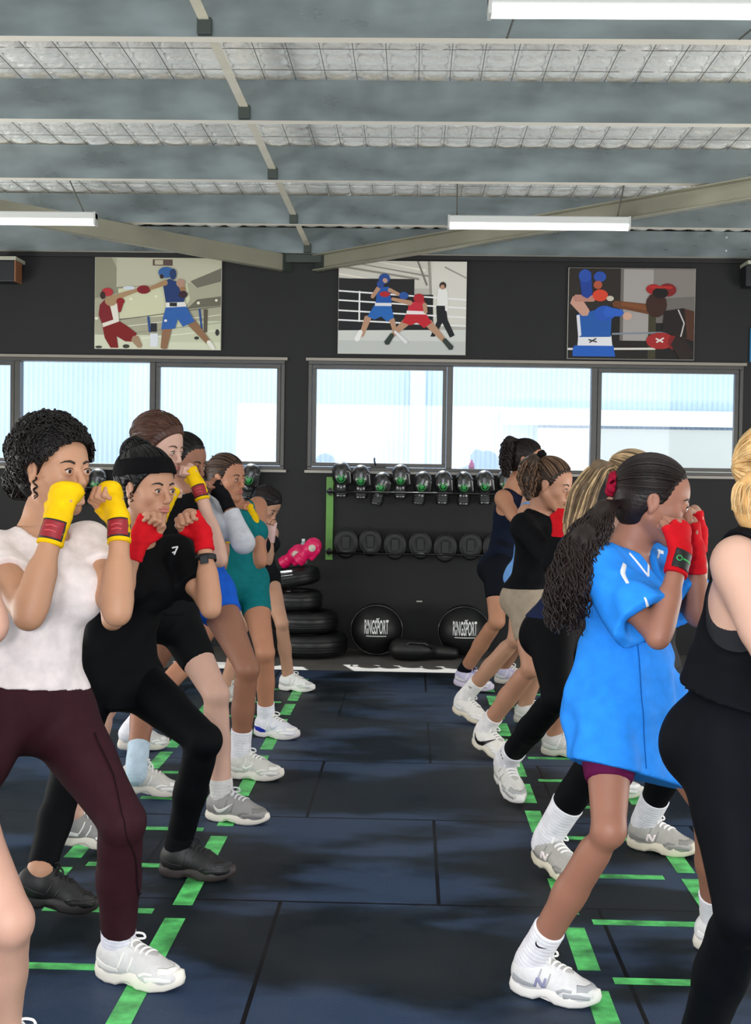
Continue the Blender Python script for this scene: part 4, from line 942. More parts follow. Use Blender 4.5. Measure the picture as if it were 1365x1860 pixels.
    if 'tiecol' in st:
        tc = T(*st.get('tiepos', st.get('tie', (-.115, 0, .03)))); ax = unit(A3(st['tieax'])) if 'tieax' in st else R[:, 0]; u = unit(np.cross(ax, (0.1, .2, 1))); v = np.cross(ax, u); r = st.get('tier', .022)*s
        t = np.linspace(0, 2*math.pi, 60); q = tc+np.outer(np.cos(t), u)*r*(1+.15*np.cos(9*t))[:, None]+np.outer(np.sin(t), v)*r*(1+.15*np.cos(9*t))[:, None]+np.outer(np.sin(9*t)*.004, ax)
        V, Fc = tube_np([q], [st.get('tiew', .009)*s], 8, False); link_mesh('scrunchie', V, Fc, cloth(st['tiecol'], .6), root, True)
    return hobj

HEADBAND = True
# ---- sneakers
def sneaker_prims(L, chunk):
    S = L/.265
    P = [ell((.046*S, 0, .058), (.048*S, .036, .052), None, .02), cone((.062*S, 0, .075), (.074*S, 0, .094), .040, .037, .02), cone((.085*S, 0, .060), (.165*S, 0, .044), .043, .040, .03), ell((.200*S, 0, .034), (.066*S, .045, .032), None, .03),
         cone((.09*S, 0, .098), (.165*S, 0, .064), .016, .020, .02), cone((.098, 0, .100), (.088, 0, .134), .014, .013, .008, flat=((1, 0, .3), 2.0)), ell((.060*S, 0, .125), (.036, .027, .034), None, .006, op='s')]
    return P
def sneaker(root, k, sd, sh):
    hl, R = k.feet[sd]; s = k.s; L = .265; T = lambda V: hl+(R@((A3(V)*[.95, 1.0, 1.04])*s).T).T
    P = sneaker_prims(L, 0); h = sh.get('h', .004); up = sh['up']; chunk = sh.get('chunk', .032)
    V, Fc = sdf_mesh(P, h, [((0, 0, .018), (0, 0, -1))]); U = link_mesh('sneaker', T(V), Fc, mat('sneaker_upper_'+up.strip('#'), up, .55, noise=.06, nscale=60, bump=.25, bscale=70, bdist=.003), root, True)
    # sole
    n = 34; out = []
    for i in range(n):
        a = 2*math.pi*i/n; x = .1345+.1385*math.cos(a); w = np.interp(x, [-.004, .03, .10, .19, .25, .273], [.030, .038, .036, .050, .038, .024]); y = math.copysign(abs(math.sin(a))**.62, math.sin(a))*w
        out.append((x, y, a))
    V = []; zs = [(0, .93), (.006, .99), (chunk*.5, 1.02), (chunk, .985), (chunk+.002, .90)]
    for z, q in zs:
        for (x, y, a) in out:
            wv = 1+sh.get('scal', .0)*math.sin(x*160+2); spr = max(0, (x-.21))**2*3.2; ar = .016*math.exp(-((x-.112)/.020)**2)*(z < .008)
            hz = z*(1+.25*math.exp(-((x-.03)/.06)**2)) ; V.append(((x-.134)*q*(1 if z else .98)+.134, y*q*wv, hz+spr+ar))
    Fq = [(j*n+i, j*n+(i+1) % n, (j+1)*n+(i+1) % n, (j+1)*n+i) for j in range(len(zs)-1) for i in range(n)]; Fq += [tuple(range(n))[::-1], tuple(range((len(zs)-1)*n, len(zs)*n))]
    so = link_mesh('sole', T(V), Fq, mat('sole_'+sh['sole'].strip('#'), sh['sole'], .6, bump=.2, bscale=90, bdist=.002), U, False); so.data.polygons.foreach_set('use_smooth', [len(p.vertices) == 4 for p in so.data.polygons])
    # laces and bows
    paths = []; lc = mat('laces_'+sh.get('lace', '#f2f0ec').strip('#'), sh.get('lace', '#f2f0ec'), .7)
    for i in range(5):
        x = .104+i*.0165; V, Fc = decal_strips([[(x-.006, -.026+.001*i, .0055), (x, 0, .0055), (x+.006, .026-.001*i, .0055)]], P, (0, 0, 0), (1, 0, 0), (0, 1, 0), (0, 0, -1), .0035, .2, .004); link_mesh('lace_row', T(V), Fc, lc, U, True)
    V, Fc = decal_strips([[(.098, 0, .034), (.18, 0, .030), (.192, 0, .012)]], P, (0, 0, 0), (1, 0, 0), (0, 1, 0), (0, 0, -1), .0006, .2, .005); link_mesh('tongue', T(V), Fc, mat('tongue_'+sh.get('tongue', '#b4b1ad').strip('#'), sh.get('tongue', '#b4b1ad'), .8), U, True)
    V, Fc = decal_strips([[(.212, -.036, .012), (.238, -.026, .013), (.252, 0, .014), (.238, .026, .013), (.212, .036, .012)]], P, (0, 0, 0), (1, 0, 0), (0, 1, 0), (0, 0, -1), .0014, .2, .004); link_mesh('toe_cap', T(V), Fc, mat('toe_'+sh.get('panel', sh['up']).strip('#'), sh.get('panel', sh['up']), .5), U, True)
    for q in (-1, 1): paths.append([(.094, 0, .114), (.112, q*.014, .124), (.128, q*.030, .118), (.130, q*.036, .104), (.116, q*.026, .104), (.096, q*.004, .112)])
    paths.append([(.094, 0, .114), (.100, -.018, .132), (.112, -.026, .138)])
    def smooth(p): 
        p = np.array(p, float); t = np.linspace(0, len(p)-1, 5*len(p)); q = np.stack([np.interp(t, np.arange(len(p)), p[:, j]) for j in range(3)], 1)
        for _ in range(4): q[1:-1] = (q[:-2]+2*q[1:-1]+q[2:])/4
        return q
    V, Fc = tube_np([T(smooth(p)) for p in paths], [.0033*s]*len(paths), 6, True); link_mesh('laces', V, Fc, lc, U, True)
    # panels and logo on both sides
    for q in (-1, 1):
        O = A3((0, 0, 0)); D = (0, -q, 0)
        def dec(name, strips, col, lift=.0014, parent=U, rough=.45):
            V, Fc = decal_strips(strips, P, O, (1, 0, 0), (0, 0, 1), D, lift, .09, .004); link_mesh(name, T(V), Fc, mat('shoe_print_'+col.strip('#'), col, rough), parent, True)
        if 'panel' in sh:
            dec('overlay', [[(.012, .052, .022), (.05, .044, .016), (.09, .042, .010)], [(.155, .036, .010), (.175, .046, .007), (.20, .045, .006)], [(.175, .030, .014), (.22, .034, .012), (.25, .030, .010)], [(.09, .046, .005), (.10, .07, .005), (.105, .088, .004)], [(.118, .040, .005), (.128, .062, .005), (.132, .078, .004)]], sh['panel'], .0010)
        lg = sh.get('logo')
        if lg == 'n': dec('letter_logo', [[(.088, .040, .007), (.096, .066, .007)], [(.096, .066, .009), (.112, .040, .009)], [(.112, .040, .007), (.120, .066, .007)]], sh['lcol'], .0022)
        if lg == 'swoosh': dec('swoosh_logo', [sc(SWOOSH, sh.get('lsize', .085), sh.get('lx', .115), .058, 1, .1)], sh['lcol'], .0022)
        if 'heel' in sh: dec('heel_panel', [[(.004, .036, .034), (.05, .036, .034), (.085, .032, .020)]], sh['heel'], .002)
def sock(root, k, sd, top, col, logo=None):
    a, n = getattr(k, 'an'+sd), getattr(k, 'kn'+sd); hl, R = k.feet[sd]; ax = unit(n-a); s = k.s
    P = infl(leg_prims(k, sd, False)[4:], .009 if (top > .1 and k.leggings) else .0035)+[cone(a-ax*.03*s, hl+R@(A3((.10, 0, .070))*s), .037*s, .031*s, .02), cone(a-ax*.045*s, a+ax*.03*s, .038*s, .036*s, .02)]
    rib = lambda X, Y, Z: (.0007*np.sin(((X-a[0])*ax[0]+(Y-a[1])*ax[1]+(Z-a[2])*ax[2])*500)).astype(F32)
    lo_ = a-.12; hi_ = a+ax*top*s+.07; b0, b1 = np.minimum(lo_, hi_)-.03, np.maximum(a+.12, hi_)+.03; V, Fc = sdf_mesh(P, .0035, [(a+ax*top*s, ax)], disp=rib, sm=0, lo=b0, hi=b1); o = link_mesh('sock', V, Fc, cloth(col, .85, 'sock'), root, True)
    if logo:
        D = unit(A3((0.0, 1, 0))); f = R[:, 0]; U = unit(f-ax*np.dot(f, ax)); O = a+ax*(top-.035)*s
        D = -unit(np.cross(ax, U)); D = D if D[1] > 0 else -D
        if logo == 'swoosh': st = [sc(SWOOSH, .032, .0, .0, 1, -.1)]
        elif logo == 'tri': st = [[(-.010, -.006, .004), (-.008, -.001, .004)], [(-.003, -.006, .004), (0, .003, .004)], [(.004, -.006, .004), (.008, .008, .004)]]
        else: st = [[(-.018, .004, .003), (-.006, .002, .004)], [(-.002, -.001, .004), (.008, -.003, .005)], [(.012, -.005, .006), (.02, -.006, .005)]]
        V, Fc = decal_strips(st, P, O, U, ax, D, .0012, .08, .003); link_mesh('sock_logo', V, Fc, mat('print_black', '#151515', .5), o, True)

# ---- garments
def wrinkle(amp, dirv, fr, seed=0):
    d = unit(dirv); u = unit(np.cross(d, (.3, .8, .2))); v = np.cross(d, u)
    def f(X, Y, Z):
        a = (X*d[0]+Y*d[1]+Z*d[2])*fr; b = (X*u[0]+Y*u[1]+Z*u[2])*fr; c = (X*v[0]+Y*v[1]+Z*v[2])*fr
        return (amp*(np.sin(a+1.7*np.sin(b*.45+seed)+1.3*np.cos(c*.5+2*seed))*.6+.4*np.sin(a*.53+2.1*np.sin(b*.31+1+seed)+c*.6))).astype(F32)
    return f
def sleeve(k, sd, t, e, full=None, loose=0.0):
    s, g = k.s, k.g; h, el, w = getattr(k, 'sh'+sd), getattr(k, 'el'+sd), getattr(k, 'wr'+sd)
    if full is None:
        end = h+(el-h)*t; ax = unit(el-h)
        return [cone(h, end+ax*.03, .046*s*g+e, (.046+(.036-.046)*t)*s*g+e+loose+.004, .03, clip=[(end, ax)])], [(end, ax)]
    end = el+(w-el)*full; ax = unit(w-el)
    return [cone(h, el, .046*s*g+e, .038*s*g+e, .03), ell(el, .036*s*g+e, None, .02), cone(el, end+ax*.02, .040*s*g+e, .030*s+e, .02, clip=[(end, ax)])], [(end, ax)]
def top(root, k, c, tp):
    s = k.s; e = tp.get('e', .008); P = infl(torso_prims(k), e); kind = tp['kind']; h = tp.get('h', .007)
    if kind == 'tank' or kind == 'bra':
        P = [p for i, p in enumerate(P) if True]
    if 'extra' in tp: P += tp['extra']
    for sd in 'LR':
        if kind == 'tee': P += sleeve(k, sd, tp.get('sl', .45), e, None, tp.get('loose', .006))[0]
        if kind == 'long': P += sleeve(k, sd, 1, e, tp.get('full', .75))[0]
        if sd in tp.get('onesleeve', ''): P += sleeve(k, sd, 1, e, .7)[0]
        if kind in ('tank', 'bra'):
            sh = getattr(k, 'sh'+sd); q = 1 if sd == 'R' else -1; ao = tp.get('armo', (.035, .02))
            P.append(ell(sh+k.right*q*ao[0]*s-k.spine*ao[1]*s, A3((.085, .085, .085))*s*tp.get('arm', 1), None, .012, op='s'))
    nb = k.neck+k.spine*.01*s
    nk = tp.get('neck', .062)
    P.append(ell(nb+k.fwd*.020*s+k.spine*.015, A3((nk, nk, nk))*s, None, .008, op='s'))
    if 'vneck' in tp: P.append(cone(nb+k.fwd*.05*s, nb+k.fwd*.11*s-k.spine*tp['vneck']*s, .045*s, .006*s, .006, op='s'))
    L = np.linalg.norm(k.neck-k.hip); hem = k.hip+k.spine*L*tp.get('hem', .12); cuts = [(hem, -(k.spine if tp.get('hem', .12) > .2 else k.pu))]
    if 'hemskirt' in tp:
        a, r0, r1, ln = tp['hemskirt']; P.append(cone(k.hip+k.pu*a, k.hip-k.pu*ln+A3(tp.get('sway', (0, 0, 0))), r0, r1, .05, flat=(k.pf, 1.15))); cuts = [(k.hip-k.pu*(ln-.03), -k.pu+A3(tp.get('hemtilt', (0, 0, 0))))]
    if kind == 'tee' and tp.get('loose', 0) > .015:
        for sd in 'LR':
            h_, el = getattr(k, 'sh'+sd), getattr(k, 'el'+sd); ax = unit(el-h_); t = tp.get('sl', .45); end = h_+(el-h_)*t
            P.append(cone(end-ax*.07, end+ax*.05, .02, .038*s+e+tp['loose']-.006, .008, op='s'))
    if 'hemplane' in tp: cuts = [tp['hemplane']]
    dsp = wrinkle(tp.get('wr', .0015), k.spine*.6+k.right*.6, tp.get('wf', 60), tp.get('seed', 0))
    V, Fc = sdf_mesh(P, h, cuts, dsp, sm=tp.get('sm', 1)); o = link_mesh(tp.get('name', 'top'), V, Fc, cloth(tp['col'], tp.get('rough', .8), bump=tp.get('bump', .25)), root, True)
    return o, P+[dict(t='disp', f=dsp, op='x')], cuts
def bottom(root, k, c, bt):
    s, g = k.s, k.g; e = bt.get('e', .005); L = np.linalg.norm(k.neck-k.hip); P = [p for i, p in enumerate(infl(torso_prims(k), e)) if i in (0, 1) or i >= 10]; h = bt.get('h', .007)
    if bt.get('high', .40) > .36: P += [infl([torso_prims(k)[2]], e)[0]]
    for sd in 'LR':
        if sd in bt.get('skip', ''): continue
        hp, n, a = getattr(k, 'h'+sd), getattr(k, 'kn'+sd), getattr(k, 'an'+sd); Q = infl(leg_prims(k, sd, False), e)
        if bt['len'] <= 1.0: end = hp+(n-hp)*bt['len']; ax = unit(n-hp); Q = [Q[0], Q[1]] ; 
        else: end = n+(a-n)*(bt['len']-1); ax = unit(a-n)
        for q in Q:
            if bt['len'] <= 1.0 or (q is not Q[0] and q is not Q[1] and q is not Q[2]): q['clip'] = [(end, ax)]
        P += Q
    L0 = k.hip+k.spine*L*bt.get('high', .40)
    V, Fc = sdf_mesh(P, h, [(L0, k.spine)], wrinkle(bt.get('wr', .0006), k.spine, 70)); return link_mesh(bt.get('name', 'leggings'), V, Fc, cloth(bt['col'], bt.get('rough', .6), bump=.12), root, True)
def wrap(root, k, c, sd, col, label=None):
    P = wrap_prims(k, c, sd); w, d, n, l = hand_frame(k, c, sd); s = k.s; e = getattr(k, 'el'+sd); bk = unit(e-w)
    rib = lambda X, Y, Z: (.0007*np.sin(((X-w[0])*(bk[0]+l[0]*.3)+(Y-w[1])*(bk[1]+l[1]*.3)+(Z-w[2])*(bk[2]+l[2]*.3))*260)).astype(F32)
    V, Fc = sdf_mesh(P, c.get('hh', .004), disp=rib, sm=0); o = link_mesh('hand_wrap', V, Fc, cloth(col, .75, 'wrap'), root, True)
    if label:
        D = A3((0, 1, 0)); D = unit(D-bk*np.dot(D, bk)); U = unit(np.cross(bk, D)); U = U if U[0] > 0 else -U; O = w+bk*.022*s
        def dec(nm, st, colr, lift): V, Fc = decal_strips(st, P, O, U, -bk, D, lift, .10, .004); link_mesh(nm, V, Fc, mat('label_'+colr.strip('#'), colr, .6), o, True)
        if label == 'maroon':
            dec('label_border', [[(-.030*s, 0, .050*s), (.030*s, 0, .050*s)]], '#16181c', .0014); dec('label_patch', [[(-.027*s, 0, .042*s), (.027*s, 0, .042*s)]], '#8e1420', .0024)
            dec('label_mark', [[(-.016*s, .006*s, .003), (.0, .009*s, .003), (.014*s, .006*s, .003)], [(-.014*s, -.006*s, .003), (.0, -.004*s, .003), (.014*s, -.007*s, .003)]], '#c84a50', .0032)
        if label == 'black':
            dec('label_patch', [[(-.022*s, 0, .05*s), (.040*s, 0, .05*s)]], '#121413', .0022)
            dec('label_mark', [sc([(math.cos(t)*.5, math.sin(t)*.5, .16) for t in np.linspace(0, 6.28, 16)], .014*s, -.008*s, 0), [(.002*s, .001*s, .004), (.028*s, .001*s, .004)]], '#35b25a', .0030)
    return o

def person(c, label):
    k = skeleton(c); k.bust = c.get('bust', 1.0); k.leggings = any(b['len'] > 1 for b in c.get('bottoms', [])); root = thing('person', label, 'person', (k.hip[0], k.hip[1], 0), c.get('group')); s = k.s
    hb = c.get('hb', .007); hh = c.get('hh', .004); HP = head_prims(k.head, k.Rh, s)
    nk = [cone(k.neck-k.spine*.02*s, k.head+k.Rh@(A3((-.018, 0, -.055))*s), .050*s, .048*s, .02*s, ), cone(k.neck-k.spine*.0*s, k.neck+(k.head-k.neck)*.3, .056*s, .048*s, .03)]
    body = torso_prims(k)+nk+leg_prims(k, 'L')+leg_prims(k, 'R')+arm_prims(k, 'L')+arm_prims(k, 'R')
    if not c.get('nohead'): body = body+HP[:3]
    boxes = []; parts = []
    def fine(prims, lo, hi, h):
        V, Fc = nets(grid_field(prims, h, lo, hi), lo, h); V = relax(V, Fc, 1, .35); parts.append((V, Fc)); boxes.append((lo+h*1.5, hi-h*1.5))
    if not c.get('nohead'):
        hl, hu = bounds(HP[:3], .05*s); fine(nk+HP+[p for p in torso_prims(k)+arm_prims(k, 'L')+arm_prims(k, 'R') if np.all(prim_box(p, .05)[1] > hl) and np.all(prim_box(p, .05)[0] < hu)], hl, hu, hh*.7 if hh <= .004 else hh)
    for sd in 'LR':
        if sd in c.get('nohand', ''): continue
        hp = hand_prims(k, c, sd); lo, hi = bounds(hp, .008); V, Fc = sdf_mesh(hp+arm_prims(k, sd)[3:4], min(hh, .004)*.75, lo=lo, hi=hi); parts.append((V, Fc)); body = body+[hp[1]]
    lo, hi = bounds(body, .03)
    V, Fc = sdf_mesh(body, hb, lo=lo, hi=hi); keep = np.ones(len(Fc), bool); cen = V[Fc].mean(1)
    for b0, b1 in boxes: keep &= ~(np.all(cen > b0, 1) & np.all(cen < b1, 1))
    parts.append((V, Fc[keep])); V, Fc = merge(parts)
    link_mesh('body', V, Fc, skin(c['skin']), root, True)
    if not c.get('nohead'):
        eyes(root, k, c.get('iris', '#3a2416'))
        if hh <= .006: face_bits(root, k, HP, mat('brow_'+c.get('brow', '#2a1a12').strip('#'), c.get('brow', '#2a1a12'), .7), mat('lip_'+c.get('lip', '#b56a62').strip('#'), c.get('lip', '#b56a62'), .4))
        hair(root, k, c)
    out = {}
    for tp in c.get('tops', []): out[tp.get('name', 'top')] = top(root, k, c, tp)
    for bt in c.get('bottoms', []): bottom(root, k, c, bt)
    for sd in 'LR':
        if c.get('sock'+sd): sock(root, k, sd, *c['sock'+sd])
        if c.get('shoe'+sd): sneaker(root, k, sd, c['shoe'+sd])
        if c.get('wrap'+sd): wrap(root, k, c, sd, *c['wrap'+sd])
    return root, k, out
def hem_plane(a, b):
    a, b = A3(a), A3(b); d = unit(b-a); c = unit(np.cross([d[0], d[1], 0], [0, 0, 1])); n = np.cross(c, d); n = n if n[2] < 0 else -n; return (a, n)
def shell_band(root, k, name, col, n, lo, hi, grow=.010, c0=(-.018, 0, .036), rad=(.101, .081, .090)):
    s = k.s; R = k.Rh; cc = k.head+R@(A3(c0)*s); n = R@unit(n)
    P = [ell(cc, (A3(rad)+grow)*s, R, .01), ell(cc, (A3(rad)+grow-.006)*s, R, .002, op='s')]
    V, Fc = sdf_mesh(P, .004, [(k.head+n*hi*s, n), (k.head+n*lo*s, -n)]); return link_mesh(name, V, Fc, cloth(col, .9), root, True)
def px_strips(strips, Y):                                      # strips given as pixel points at depth Y -> (u,v,w) in the x-z plane
    sc_ = Y/FPX; out = []
    for st in strips:
        out.append([(W(x, y, Y)[0], W(x, y, Y)[2], w*sc_) for x, y, w in st])
    return out
def cloth_decal(name, o, P, strips, Y, m, cuts=(), lift=.0015, step=.006):
    V, Fc = decal_strips(px_strips(strips, Y), P, (0, Y, 0), (1, 0, 0), (0, 0, 1), (0, 1, 0), lift, .45, step, cuts); return link_mesh(name, V, Fc, m, o, True)
Wp = W
WHITE_SHOE = dict(up='#cfcdca', sole='#dcd5c8', chunk=.036, scal=.03, panel='#efedea')
def SH(**kw): d = dict(WHITE_SHOE); d.update(kw); return d
PEOPLE = []
def add(label, **c): PEOPLE.append((label, c))
# ---------- left row (nearest first)
add('person in white tee, maroon leggings and yellow hand wraps, curly dark hair, nearest left', s=1.0, g=1.06, bust=1.25, skin='#b98a6c', iris='#2c1a10', lip='#b0625a',
    hip=Wp(48, 1275, 3.32), neck=Wp(72, 975, 3.36), head=Wp(100, 853, 3.34), look=(.84, -.52, -.03), shL=Wp(158, 992, 3.47), shR=Wp(-18, 1010, 3.25),
    elL=Wp(213, 1112, 3.27), wrL=Wp(218, 950, 3.36), fistL=Wp(196, 870, 3.38), palmL=(-.75, -.6, .1), elR=Wp(52, 1118, 3.02), wrR=Wp(102, 950, 3.09), fistR=Wp(124, 870, 3.14), palmR=(.35, .85, 0), cover=.098,
    hipL=Wp(98, 1292, 3.38), hipR=Wp(-4, 1292, 3.27), knL=Wp(222, 1492, 3.20), knR=Wp(-90, 1500, 3.0), heelL=G(178, 1775), toeL=G(322, 1800), heelR=G(-330, 1900), toeR=G(-210, 1960),
    hair=dict(col='#0f0b0a', vol=.016, curl=True, line=-.004, bun=((-.125, .0, -.035), .05), wisps=[((.012, -.078, -.02), .055), ((.008, -.076, -.02), .05)]),
    tops=[dict(kind='tee', col='#e6dcda', e=.0105, sl=.42, hem=.10, name='tshirt', wr=.0022, wf=60, neck=.068, h=.006)], bottoms=[dict(len=1.90, col='#33181f', name='leggings', rough=.5, high=.18, e=.0062)],
    sockL=(.075, '#e3e0ea'), sockR=(.08, '#e3e0ea'), shoeL=SH(up='#d3d0ce', panel='#efece6', chunk=.040, scal=.05, sole='#e9e3d6'), shoeR=SH(), wrapL=('#e6b90c', 'maroon'), wrapR=('#e6b90c', 'maroon'))
add('person in black tee and wide black headband with red hand wraps and black leggings', s=1.0, skin='#b5866a', iris='#2c1a10', brow='#15100e', g=1.0,
    hip=Wp(205, 1215, 4.30), neck=Wp(246, 985, 4.30), head=Wp(268, 886, 4.24), look=(.80, -.58, -.10), shL=Wp(322, 1005, 4.44), shR=Wp(180, 1010, 4.16),
    elL=Wp(383, 1105, 4.24), wrL=Wp(370, 972, 4.33), fistL=Wp(328, 912, 4.30), palmL=(-.3, -.9, -.1), elR=Wp(205, 1125, 4.03), wrR=Wp(250, 985, 4.06), fistR=Wp(284, 910, 4.12), palmR=(.6, -.2, .5),
    hipL=Wp(240, 1235, 4.36), hipR=Wp(160, 1240, 4.22), knL=Wp(372, 1345, 4.10), knR=Wp(120, 1425, 4.05), heelL=G(292, 1590), toeL=G(436, 1600), heelR=G(20, 1640, .06), toeR=G(95, 1668),
    hair=dict(col='#0c0b0d', vol=.010, tie=(-.07, 0, .11), n=110, bun=((-.075, .01, .108), .052), wisps=[((.012, -.08, -.01), .035)]),
    tops=[dict(kind='tee', col='#0a0b0d', e=.013, sl=.62, hem=-.12, name='tshirt', loose=.016, wr=.0045, wf=64, neck=.060, hemskirt=(.0, .14, .155, .15))], bottoms=[dict(len=1.97, col='#050609', name='leggings', rough=.5)],
    sockL=(.05, '#0d0d10'), shoeL=SH(up='#0e0d0e', panel='#1a191a', tongue='#141314', sole='#2e2725', lace='#15151a', chunk=.034), shoeR=SH(up='#0e0d0e', panel='#1a191a', tongue='#141314', sole='#1c1817', lace='#101014'), wrapL=('#c4141f',), wrapR=('#c4141f',))
add('person with brown hair, black tee and grey shoes, yellow wrapped fist at nose', s=1.0, skin='#c9a08e', iris='#3b2a1e', brow='#4a3020',
    hip=Wp(285, 1115, 5.05), neck=Wp(285, 905, 5.12), head=Wp(290, 812, 5.10), look=(.90, -.36, -.25), shL=Wp(348, 925, 5.24), shR=Wp(238, 925, 4.98),
    elL=Wp(398, 1015, 5.05), wrL=Wp(362, 885, 5.12), fistL=Wp(334, 822, 5.12), palmL=(-.9, -.35, -.1), elR=Wp(262, 1015, 4.85), wrR=Wp(296, 920, 4.9), fistR=Wp(318, 872, 4.95),
    knL=Wp(393, 1262, 4.92), knR=Wp(188, 1285, 4.85), heelL=G(376, 1488), toeL=G(462, 1496), heelR=G(90, 1530, .05), toeR=G(150, 1550),
    hair=dict(col='#4a2f24', vol=.010, tie=(-.12, 0, .01), n=170, wave=.008, line=-.004), hh=.0045,
    tops=[dict(kind='tee', col='#101114', e=.010, sl=.5, hem=.0, name='tshirt', wr=.002)], bottoms=[dict(len=.62, col='#0b0c0e', name='shorts', high=.3)],
    sockL=(.06, '#c9c6c4'), shoeL=SH(up='#8d8a88', panel='#7a7774', tongue='#8a8886', sole='#ddd5c8', lace='#d0cfd2', logo='swoosh', lcol='#dcd8d4', chunk=.03, lsize=.08, lx=.09), shoeR=SH(up='#8d8a88'), wrapL=('#e6b90c', 'maroon'), wrapR=('#e6b90c',))
add('person in blue shorts and grey top with black wrapped fist', s=1.02, skin='#94654f', iris='#1c100a', brow='#120c0a', lip='#83493f',
    hip=Wp(362, 1078, 5.72), neck=Wp(350, 905, 5.78), head=Wp(336, 838, 5.78), look=(.88, -.35, -.30), shL=Wp(392, 920, 5.90), shR=Wp(305, 922, 5.62),
    elL=Wp(442, 985, 5.70), wrL=Wp(409, 905, 5.76), fistL=Wp(382, 862, 5.76), palmL=(-.85, -.4, -.2), elR=Wp(320, 1010, 5.5), wrR=Wp(345, 930, 5.52), fistR=Wp(362, 890, 5.58),
    knL=Wp(450, 1215, 5.55), knR=Wp(262, 1235, 5.5), heelL=G(411, 1412), toeL=G(514, 1418), heelR=G(212, 1437, .04), toeR=G(285, 1450),
    hair=dict(col='#120e0d', tie=(-.12, 0, .02), n=90), hh=.005,
    tops=[dict(kind='tee', col='#c3c5cc', e=.008, sl=.4, hem=.30, name='grey_top', wr=.0015, onesleeve='L')], bottoms=[dict(len=.30, col='#1c5fd0', name='shorts', e=.009, high=.42, wr=.001)],
    sockL=(.115, '#e6e4ea'), sockR=(.10, '#bcd0de'), shoeL=SH(up='#c9c7c0', panel='#e4e2dc', sole='#dcd5cc', scal=.07, chunk=.036, logo='swoosh', lcol='#f4f4f4', lsize=.05), shoeR=SH(up='#c9c7c0'), wrapL=('#101013',), wrapR=('#101013',))
add('person in teal bodysuit with hair bun and yellow wrapped fist', s=1.0, skin='#b47d60', iris='#33271c', brow='#2c1c14', g=.96,
    hip=Wp(436, 1055, 6.60), neck=Wp(430, 925, 6.64), head=Wp(413, 868, 6.60), look=(.86, -.48, -.10), shL=Wp(468, 920, 6.78), shR=Wp(392, 938, 6.50),
    elL=Wp(474, 1020, 6.58), wrL=Wp(461, 945, 6.62), fistL=Wp(445, 905, 6.62), palmL=(-.8, -.5, 0), elR=Wp(398, 1030, 6.34), wrR=Wp(412, 965, 6.36), fistR=Wp(425, 925, 6.42),
    knL=Wp(482, 1185, 6.42), knR=Wp(335, 1210, 6.35), heelL=G(464, 1336), toeL=G(543, 1345), heelR=G(215, 1362, .02), toeR=G(302, 1360),
    hair=dict(col='#2c1d16', tie=(-.115, 0, .03), bun=((-.135, 0, .02), .036), n=110, streak='#5a4335'), hh=.0045, hb=.008,
    tops=[dict(kind='tank', col='#0f6f74', e=.006, hem=.05, name='bodysuit', wr=.0006, rough=.5, arm=1.45, armo=(.04, .05))], bottoms=[dict(len=.46, col='#0f6f74', name='shorts', high=.35, rough=.5)],
    sockL=(.075, '#e8e8ee'), sockR=(.07, '#e8e8ee'), shoeL=SH(up='#dcdce4', sole='#d9d4d2', heel='#1b2ea8', logo='swoosh', lcol='#b9bdd0', lsize=.05, lx=.14), shoeR=SH(), wrapL=('#e6b90c',), wrapR=('#e6b90c',))
add('person with dark hair and bowed head behind the teal bodysuit, bare leg and white shoe', s=.92, skin='#b98d74', g=.86, brow='#1c1411',
    hip=Wp(476, 1050, 8.05), neck=Wp(468, 960, 8.05), head=Wp(484, 918, 8.0), look=(.70, -.35, -.62), shL=Wp(494, 968, 8.18), shR=Wp(446, 965, 7.9),
    elL=Wp(487, 1018, 8.0), wrL=Wp(492, 970, 8.0), fistL=Wp(496, 944, 8.0), elR=Wp(455, 1030, 7.8), wrR=Wp(468, 985, 7.8), fistR=Wp(480, 958, 7.85),
    knL=Wp(512, 1132, 7.86), knR=Wp(440, 1140, 7.9), heelL=G(508, 1253), toeL=G(577, 1258), heelR=G(390, 1275, .02), toeR=G(440, 1280),
    hair=dict(col='#16100f', tie=(-.12, 0, -.01), n=70, vol=.006), hh=.006, hb=.009,
    tops=[dict(kind='tank', col='#16171b', e=.006, hem=.1, name='tank_top', h=.009)], bottoms=[dict(len=.22, col='#101114', name='shorts', h=.009)],
    shoeL=SH(up='#e9e9e6', sole='#eceae4', panel='#d2d2cf'), shoeR=SH(), wrapL=('#d8b4b0',), wrapR=('#d8b4b0',))
add('person cut by the left edge, only a bare pale leg and arm in view', s=1.02, skin='#c79a86', nohead=False, g=1.05,
    hip=Wp(-190, 1380, 2.72), neck=Wp(-150, 1010, 2.75), head=Wp(-120, 890, 2.75), look=(.85, -.5, 0), shL=Wp(-85, 1030, 2.86), shR=Wp(-260, 1040, 2.6),
    elL=Wp(-19, 1140, 2.66), wrL=Wp(-52, 1012, 2.74), fistL=Wp(-62, 930, 2.76), elR=Wp(-200, 1190, 2.45), wrR=Wp(-140, 1040, 2.5), fistR=Wp(-110, 960, 2.55),
    hipL=Wp(-140, 1370, 2.78), hipR=Wp(-270, 1380, 2.66), knL=Wp(14, 1672, 2.66), knR=Wp(-400, 1700, 2.5), heelL=W(-35, 2020, 2.83)*[1, 1, 0], toeL=W(90, 2080, 2.75)*[1, 1, 0], heelR=W(-650, 2000, 2.5)*[1, 1, 0], toeR=W(-500, 2000, 2.42)*[1, 1, 0],
    hair=dict(col='#3a2519', n=40), tops=[dict(kind='tank', col='#22242a', name='tank_top', e=.008, h=.01)], bottoms=[dict(len=.5, col='#15161a', name='shorts', h=.008)],
    shoeL=SH(), shoeR=SH(), wrapL=('#d02a48',), wrapR=('#d02a48',))
